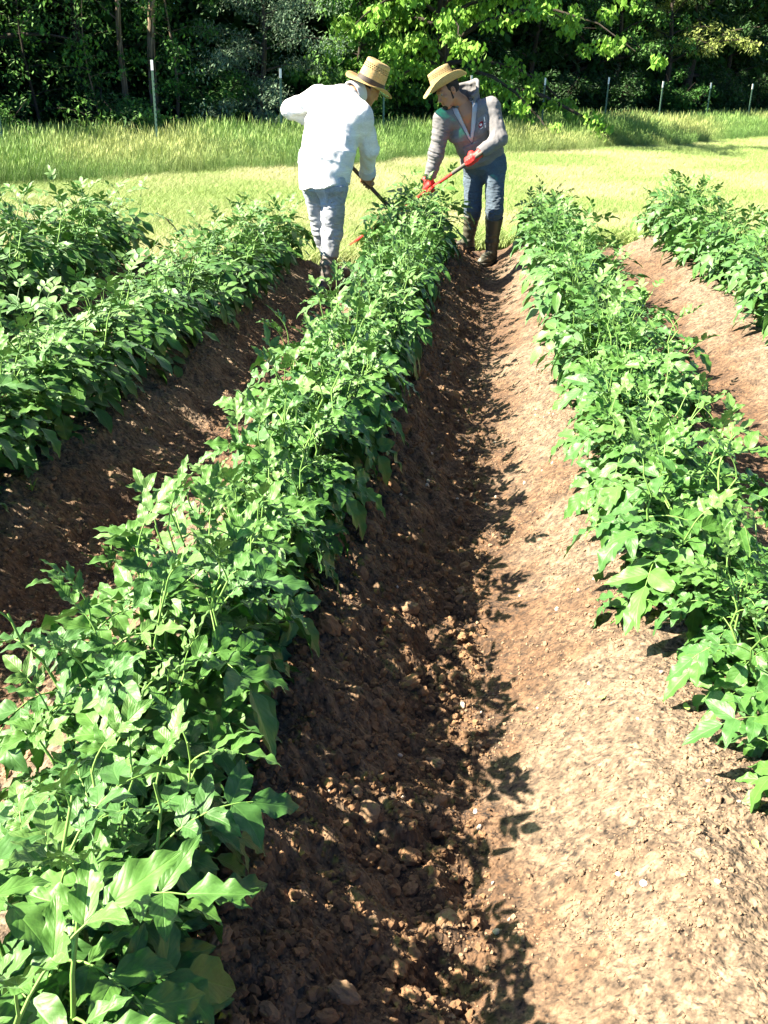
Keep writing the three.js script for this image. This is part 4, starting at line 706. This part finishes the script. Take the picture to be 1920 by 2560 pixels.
// ---- man in the white shirt
{
  const J = { head: [-0.83, 1.46, -7.79], neck: [-0.925, 1.415, -7.70], upper: [-1.0, 1.345, -7.63], chest: [-1.06, 1.2, -7.565], waist: [-1.105, 0.97, -7.47], pelvis: [-1.115, 0.81, -7.44], shL: [-1.205, 1.375, -7.73], shR: [-0.85, 1.27, -7.5], elL: [-1.42, 1.295, -7.79], wrL: [-1.215, 1.165, -7.93], handL: [-1.2, 1.116, -7.893], elR: [-0.8, 1.04, -7.6], wrR: [-0.83, 0.845, -7.79], handR: [-0.835, 0.77, -7.837], hipL: [-1.195, 0.78, -7.51], hipR: [-1.035, 0.78, -7.39], kneeL: [-1.165, 0.44, -7.64], kneeR: [-1.055, 0.45, -7.43], ankL: [-1.09, 0.1, -7.72], ankR: [-1.09, 0.1, -7.37] };
  const F = [0.6, 0, -0.8], Rt = [0.8, 0, 0.6], top = [-1.33, 1.24, -7.913], bot = [-0.074, 0.046, -7.72];
  const o = { label: 'man in white shirt, pale jeans and straw hat, seen from behind, hoeing', look: [0.62, -0.5, -0.6], headUp: [0.4, 0.86, -0.3], right: Rt, fwd: F, hoe: vsub(bot, top), handle: 0.016, girth: [0.205, 0.15, 0.205, 0.14], skin: [0.3, 0.15, 0.075] };
  const M = makeMan(J, o);
  jeans(M, J, { right: Rt, fwd: F, w: 0.178, d: 0.13, thigh: 0.098, knee: 0.078, hem: 0.066, cuff: 0.5, mat: cloth([0.52, 0.57, 0.63], denim(201, 205)), pocketMat: cloth([0.44, 0.49, 0.55], denim(203, 205)), pockets: [{ c: [-1.02, 0.73, -7.29], r: [0.95, 0, 0.3] }, { c: [-1.2, 0.73, -7.37], r: [0.9, 0, 0.4] }] });
  const rub = std({ color: col(0.13, 0.115, 0.105), roughness: 0.55 }), sole = std({ color: col(0.04, 0.035, 0.03), roughness: 0.8 });
  for (const k of ['L', 'R']) { const a = J['ank' + k], top2 = vmix(J['knee' + k], a, 0.42); boot(M.g, a, F, top2, { floor: soilH(a[0], a[2], false) + 0.004, rt: 0.062, mat: rub, soleMat: sole }); }
  // shirt: trunk with long folds hanging from the shoulders, sleeves, tail over the seat
  const up2 = vnorm(vsub(J.upper, J.waist)), hem = [-1.115, 0.8, -7.44];
  const shirt = p => {
    let d = loft(p, [[[-1.115, 0.74, -7.43], 0.2, 0.165], [J.waist, 0.222, 0.172], [J.chest, 0.22, 0.165], [J.upper, 0.17, 0.125]], M.lat, M.fwd);
    d = smin(d, chain(p, [J.shL, J.upper, J.shR], [0.088, 0.12, 0.088], 0.05), 0.06);
    const x = vdot(vsub(p, J.waist), M.lat[1]), y = p[1];
    const body = d;
    for (const k of ['L', 'R']) { const w2 = vmix(J['el' + k], J['wr' + k], 0.86); let s = chain(p, [J['sh' + k], J['el' + k], w2], [0.086, 0.07, 0.054], 0.035); s += rings(p, J['el' + k], w2, 20, 0.007, 3) + rings(p, J['sh' + k], J['el' + k], 12, 0.006, 8); s = Math.max(s, vdot(vsub(p, w2), vnorm(vsub(w2, J['el' + k])))); d = smin(d, s, 0.035); }
    const on = sstep(0.05, -0.02, body);
    const drape = n3(x * 15 + (y - 1) * 4, y * 2.6, p[2] * 3), cross = n3(x * 6 - y * 3, y * 17 + x * 12, p[2] * 4);
    d += 0.011 * (1 - Math.abs(drape) * 2) * 0.6 + 0.010 * cross * (1 - sstep(0.85, 1.2, y)) + 0.003 * n3(p[0] * 34, y * 22, p[2] * 34);
    const hemY = 0.75 + 0.05 * Math.abs(x) / 0.2 + 0.012 * Math.sin(x * 30);
    return Math.max(d, hemY - y - (Math.hypot(p[0] - J.handR[0], p[2] - J.handR[2]) < 0.18 ? 1 : 0));
  };
  const white = cloth([0.8, 0.82, 0.84], softMap, 0.9);
  const sm = part('shirt', triUV(net(shirt, ...boxOf([hem, J.shL, J.shR, J.elL, J.elR, J.wrL, J.wrR, J.upper, J.neck, [-1.1, 0.75, -7.3], [-1.1, 0.8, -7.7]], 0.16), 0.0085), 4), white, M.g);
  // collar and cuffs
  const cd = vnorm(vsub(J.head, J.neck)), col2 = p => { const v = vsub(p, vadd(J.neck, cd, 0.004)), a = vdot(v, cd), r = Math.hypot(...vadd(v, cd, -a)); return Math.max(Math.abs(r - 0.084 + a * 0.15) - 0.006, Math.abs(a - 0.012) - 0.042); };
  part('collar', net(col2, ...boxOf([J.neck], 0.13), 0.007), white, sm);
  for (const k of ['L', 'R']) { const a = vmix(J['el' + k], J['wr' + k], 0.78), b = vmix(J['el' + k], J['wr' + k], 0.98), ax = vnorm(vsub(b, a)), cs = p => { const v = vsub(p, a), h = vdot(v, ax), r = Math.hypot(...vadd(v, ax, -h)); return Math.max(Math.abs(r - 0.056 - 0.1 * h) - 0.0055, -h, h - 0.062); }; const cm = part('cuff', net(cs, ...boxOf([a, b], 0.1), 0.006), white, sm); if (k === 'R') { const bt = new THREE.CylinderGeometry(0.008, 0.008, 0.004, 10); bt.rotateX(Math.PI / 2); const c = vadd(vadd(a, ax, 0.035), [0.25, 0.1, 0.96], 0.066); bt.translate(...c); part('cuff_button', bt, std({ color: col(0.12, 0.16, 0.22), roughness: 0.4 }), sm); } }
  hat(M.g, vadd(J.head, vnorm([0.42, 0.86, -0.28]), 0.022), vnorm([0.42, 0.89, 0.0]), [0.62, -0.3, -0.7], { label: 'straw hat with dark band and green visor', crown: 0.175, brim: 0.078, curl: 0.25, dip: 0.035, visor: 0.62, tint: [0.76, 0.57, 0.28] });
  const wood = std({ color: col(0.3, 0.19, 0.09), map: barkTex, roughness: 0.7 });
  hoe('long wooden-handled hoe of the man in white reaching over the middle row', top, bot, 0.0155, [['handle', 0, 0.97, wood], ['ferrule', 0.965, 1, std({ color: col(0.3, 0.3, 0.3), metalness: 0.7, roughness: 0.5 }), 0.0165]], [0.5, -0.75, 0.2]);
}
// ---- man in the grey hoodie
{
  const J = { head: [-0.268, 1.425, -8.74], neck: [-0.155, 1.345, -8.79], upper: [-0.11, 1.27, -8.81], chest: [-0.065, 1.165, -8.845], waist: [0.03, 0.99, -8.925], pelvis: [0.075, 0.865, -8.96], shL: [0.095, 1.312, -8.8], shR: [-0.3, 1.22, -8.78], elL: [0.185, 1.075, -8.68], wrL: [0.01, 0.955, -8.585], handL: [-0.05, 0.9, -8.6], elR: [-0.345, 0.93, -8.77], wrR: [-0.397, 0.725, -8.78], handR: [-0.392, 0.643, -8.775], hipL: [0.16, 0.83, -8.9], hipR: [-0.015, 0.825, -9.02], kneeL: [0.185, 0.475, -8.83], kneeR: [-0.008, 0.475, -8.985], ankL: [0.18, 0.1, -8.95], ankR: [-0.032, 0.1, -9.08] };
  const F = [-0.3, 0, 0.954], Rt = [-0.954, 0, -0.3], top = [0.045, 0.972, -8.551], bot = [-1.166, 0.06, -9.17];
  const o = { label: 'man in grey hoodie, blue jeans, tall boots and straw hat, bending over hoe', look: [-0.76, -0.42, 0.5], headUp: [-0.5, 0.86, 0.1], right: Rt, fwd: F, hoe: vsub(bot, top), handle: 0.016, girth: [0.165, 0.115, 0.175, 0.115], skin: [0.33, 0.165, 0.088], beard: true };
  const M = makeMan(J, o);
  jeans(M, J, { right: Rt, fwd: F, w: 0.172, d: 0.125, thigh: 0.094, knee: 0.078, hem: 0.075, cuff: 0.22, mat: cloth([0.105, 0.155, 0.205], denim(207, 200)), pocketMat: null });
  const rub = std({ color: col(0.075, 0.075, 0.055), roughness: 0.42 }), sole = std({ color: col(0.05, 0.045, 0.035), roughness: 0.8 });
  const dirs = { L: [-0.45, 0, 0.9], R: [-0.62, 0, 0.78] };
  for (const k of ['L', 'R']) { const a = J['ank' + k], t2 = vmix(J['knee' + k], a, 0.13); boot(M.g, a, dirs[k], t2, { floor: soilH(a[0], a[2], false) + 0.004, rt: 0.082, mat: rub, soleMat: sole }); }
  const grey = cloth([0.2, 0.2, 0.205], softMap, 0.98), greyIn = cloth([0.12, 0.12, 0.13], softMap, 0.98), hem = [0.062, 0.88, -8.95];
  const fv = M.fwd[1], lv = M.lat[1];
  const hoodie = p => {
    let d = loft(p, [[hem, 0.183, 0.138], [J.waist, 0.187, 0.14], [J.chest, 0.19, 0.14], [J.upper, 0.155, 0.11]], M.lat, M.fwd);
    d = smin(d, chain(p, [J.shL, J.upper, J.shR], [0.078, 0.105, 0.078], 0.05), 0.05);
    const v = vsub(p, J.upper), x = vdot(v, lv), z = vdot(v, fv), y = p[1];
    d += 0.007 * n3(x * 10, y * 10 + x * 8, p[2] * 5) + 0.006 * n3(x * 8 + y * 9, y * 18, 4);
    // open front: a V from the neck down to the breastbone
    const down = -vdot(v, vnorm(vsub(J.neck, J.chest))), open = 0.105 - 0.36 * (down + 0.06);
    if (z > 0) d = Math.max(d, Math.min(0.02, (open - Math.abs(x + 0.005)) * 0.8));
    d = Math.max(d, -(cone(p, J.upper, vadd(J.neck, vsub(J.neck, J.upper), 1.5), 0.055, 0.11)));
    for (const k of ['L', 'R']) { const w2 = vmix(J['el' + k], J['wr' + k], 0.92); let s = chain(p, [J['sh' + k], J['el' + k], w2], [0.078, 0.064, 0.05], 0.03); s += rings(p, J['el' + k], w2, k === 'R' ? 46 : 24, 0.006, 3) + rings(p, J['sh' + k], J['el' + k], k === 'R' ? 30 : 14, 0.0045, 8); s = Math.max(s, vdot(vsub(p, w2), vnorm(vsub(w2, J['el' + k])))); d = smin(d, s, 0.03); }
    d += 0.0022 * n3(p[0] * 40, y * 40, p[2] * 40);
    return Math.max(d, vdot(vsub(p, hem), vnorm(vsub(hem, J.waist))) - 0.01);
  };
  const hm = part('hoodie', triUV(net(hoodie, ...boxOf([hem, J.shL, J.shR, J.elL, J.elR, J.wrL, J.wrR, J.upper, J.neck, J.chest], 0.2), 0.0085), 4), grey, M.g);
  // white undershirt seen in the open neck
  const under = p => { const v = vsub(p, J.upper), x = vdot(v, lv), z = vdot(v, fv), down = -vdot(v, vnorm(vsub(J.neck, J.chest))); let d = loft(p, [[J.waist, 0.15, 0.105], [J.chest, 0.172, 0.122], [J.upper, 0.14, 0.092]], M.lat, M.fwd); d = smin(d, chain(p, [J.shL, J.upper, J.shR], [0.05, 0.088, 0.05], 0.04), 0.04); if (z > 0) d = Math.max(d, 0.058 - 0.27 * (down + 0.045) - Math.abs(x)); return Math.max(d, -cone(p, J.upper, vadd(J.neck, vsub(J.neck, J.upper), 1.5), 0.05, 0.1)); };
  part('undershirt', net(under, ...boxOf([J.waist, J.chest, J.upper, J.shL, J.shR], 0.16), 0.009), cloth([0.75, 0.75, 0.74], softMap), M.g);
  // hood lying open round the neck: a wide rolled collar, thick at the back
  const nk = vnorm(vsub(J.neck, J.upper)), hc = vadd(vadd(J.neck, lv, -0.035), fv, -0.035);
  const hood = p => {
    const v = vsub(p, hc), a = vdot(v, nk), x = vdot(v, lv), z = vdot(v, fv), ang = Math.atan2(x, -z), back = 0.5 + 0.5 * Math.cos(ang), r = Math.hypot(x, z);
    const R0 = 0.098 + 0.03 * back + 0.25 * Math.max(0, a) * back + 0.006 * n3(ang * 3, a * 30, 2), lo = -0.075 - 0.03 * (1 - back), hiH = 0.005 + 0.085 * back + 0.012 * Math.sin(ang * 4);
    const shell = Math.abs(r - R0) - (0.011 + 0.006 * n3(ang * 5, a * 22, 7));
    let d = Math.max(shell, lo - a, a - hiH); if (Math.abs(ang) > 2.35) d = Math.max(d, (Math.abs(ang) - 2.5) * 0.1 + (a + 0.05) * 0.6); d = smin(d, Math.hypot(Math.max(0, r - R0) + Math.max(0, R0 - r), a - hiH) - 0.015, 0.012); if (Math.abs(ang) > 2.55) d = Math.max(d, (Math.abs(ang) - 2.55) * 0.1);
    return d;
  };
  part('hood', triUV(net(hood, ...boxOf([hc], 0.26), 0.0075), 4), grey, hm);
  // pocket of the hoodie and chest print
  const pk = vadd(vadd(vmix(J.waist, J.chest, 0.15), lv, 0.07), fv, 0.1), poc = p => { const v = vsub(p, pk), x = vdot(v, lv), y = vdot(v, nk); return Math.max(Math.abs(hoodie(p)) - 0.007, Math.abs(x) - 0.075, Math.abs(y) - 0.06, vdot(v, fv) < -0.12 ? 1 : -1); };
  part('front_pocket', triUV(net(poc, ...boxOf([pk], 0.13), 0.0065), 4), grey, hm);
  const cv = document.createElement('canvas'); cv.width = 128; cv.height = 128; const cx = cv.getContext('2d'); cx.fillStyle = '#747476'; cx.fillRect(0, 0, 128, 128);
  cx.fillStyle = '#8e1f2c'; cx.beginPath(); cx.ellipse(46, 66, 30, 24, -0.5, 0, 7); cx.fill(); cx.fillStyle = '#e8e4e0'; cx.beginPath(); cx.ellipse(44, 68, 15, 11, 0.4, 0, 7); cx.fill(); cx.fillRect(88, 18, 9, 46); cx.fillRect(82, 74, 13, 14); cx.fillRect(84, 94, 11, 26); cx.fillRect(30, 98, 34, 7); cx.fillStyle = '#2a1014'; cx.fillRect(38, 60, 12, 5); cx.fillRect(60, 48, 8, 20);
  const pt = new THREE.CanvasTexture(cv); pt.colorSpace = THREE.SRGBColorSpace;
  const pc = vadd(vadd(J.chest, lv, -0.105), nk, 0.035), patch = net(p => { const v = vsub(p, pc), x = vdot(v, lv), y = vdot(v, nk); return Math.max(Math.abs(hoodie(p) - 0.001) - 0.0025, Math.abs(x) - 0.05, Math.abs(y) - 0.05, vdot(vsub(p, J.chest), fv) < 0.02 ? 1 : -1); }, ...boxOf([vadd(pc, fv, 0.1)], 0.13), 0.005);
  { const p = patch.attributes.position, uv = []; for (let i = 0; i < p.count; i++) { const v = vsub([p.getX(i), p.getY(i), p.getZ(i)], pc); uv.push(0.5 - vdot(v, lv) / 0.1, 0.5 + vdot(v, nk) / 0.1); } patch.setAttribute('uv', new THREE.Float32BufferAttribute(uv, 2)); }
  const pr = part('chest_print', patch, std({ map: pt, roughness: 0.9 }), hm); pr.userData.label = 'small red and white print on the chest';
  // gloves: red with grey cuffs
  const red = std({ color: col(0.55, 0.022, 0.018), roughness: 0.6 });
  for (const [k, h] of [['L', M.hL], ['R', M.hR]]) { const gs = p => smin(h(p) - 0.004, cone(p, J['hand' + k], vmix(J['wr' + k], J['el' + k], 0.1), 0.03, 0.037), 0.02); part('glove', net(p => Math.max(gs(p), -(cone(p, vadd(J.handL, [9, 0, 0]), vadd(J.handR, [9, 0, 0]), 0.01, 0.01))), ...boxOf([...h.pts, J['wr' + k]], 0.05), 0.0055), red, M.g); }
  hat(M.g, vadd(J.head, vnorm([-0.5, 0.86, 0]), 0.058), vnorm([-0.5, 0.865, -0.02]), [-0.84, -0.42, 0.34], { label: 'straw hat with curled brim and dark band', crown: 0.145, brim: 0.08, curl: 0.85, dip: 0.012, visor: 0.5, tint: [0.72, 0.58, 0.3] });
  const dark = std({ color: col(0.07, 0.062, 0.052), roughness: 0.6 }), redH = std({ color: col(0.6, 0.03, 0.02), roughness: 0.4 });
  hoe('red and dark grey hoe held in red gloves by the hooded man', top, bot, 0.0155, [['grip', 0, 0.2, dark, 0.017], ['handle', 0.2, 0.97, redH], ['ferrule', 0.965, 1, dark, 0.0165]], [-0.5, -0.75, -0.3]);
}
scene.traverse(o => { if (o.isMesh) { o.castShadow = true; o.receiveShadow = true; } });
renderer.render(scene, camera);
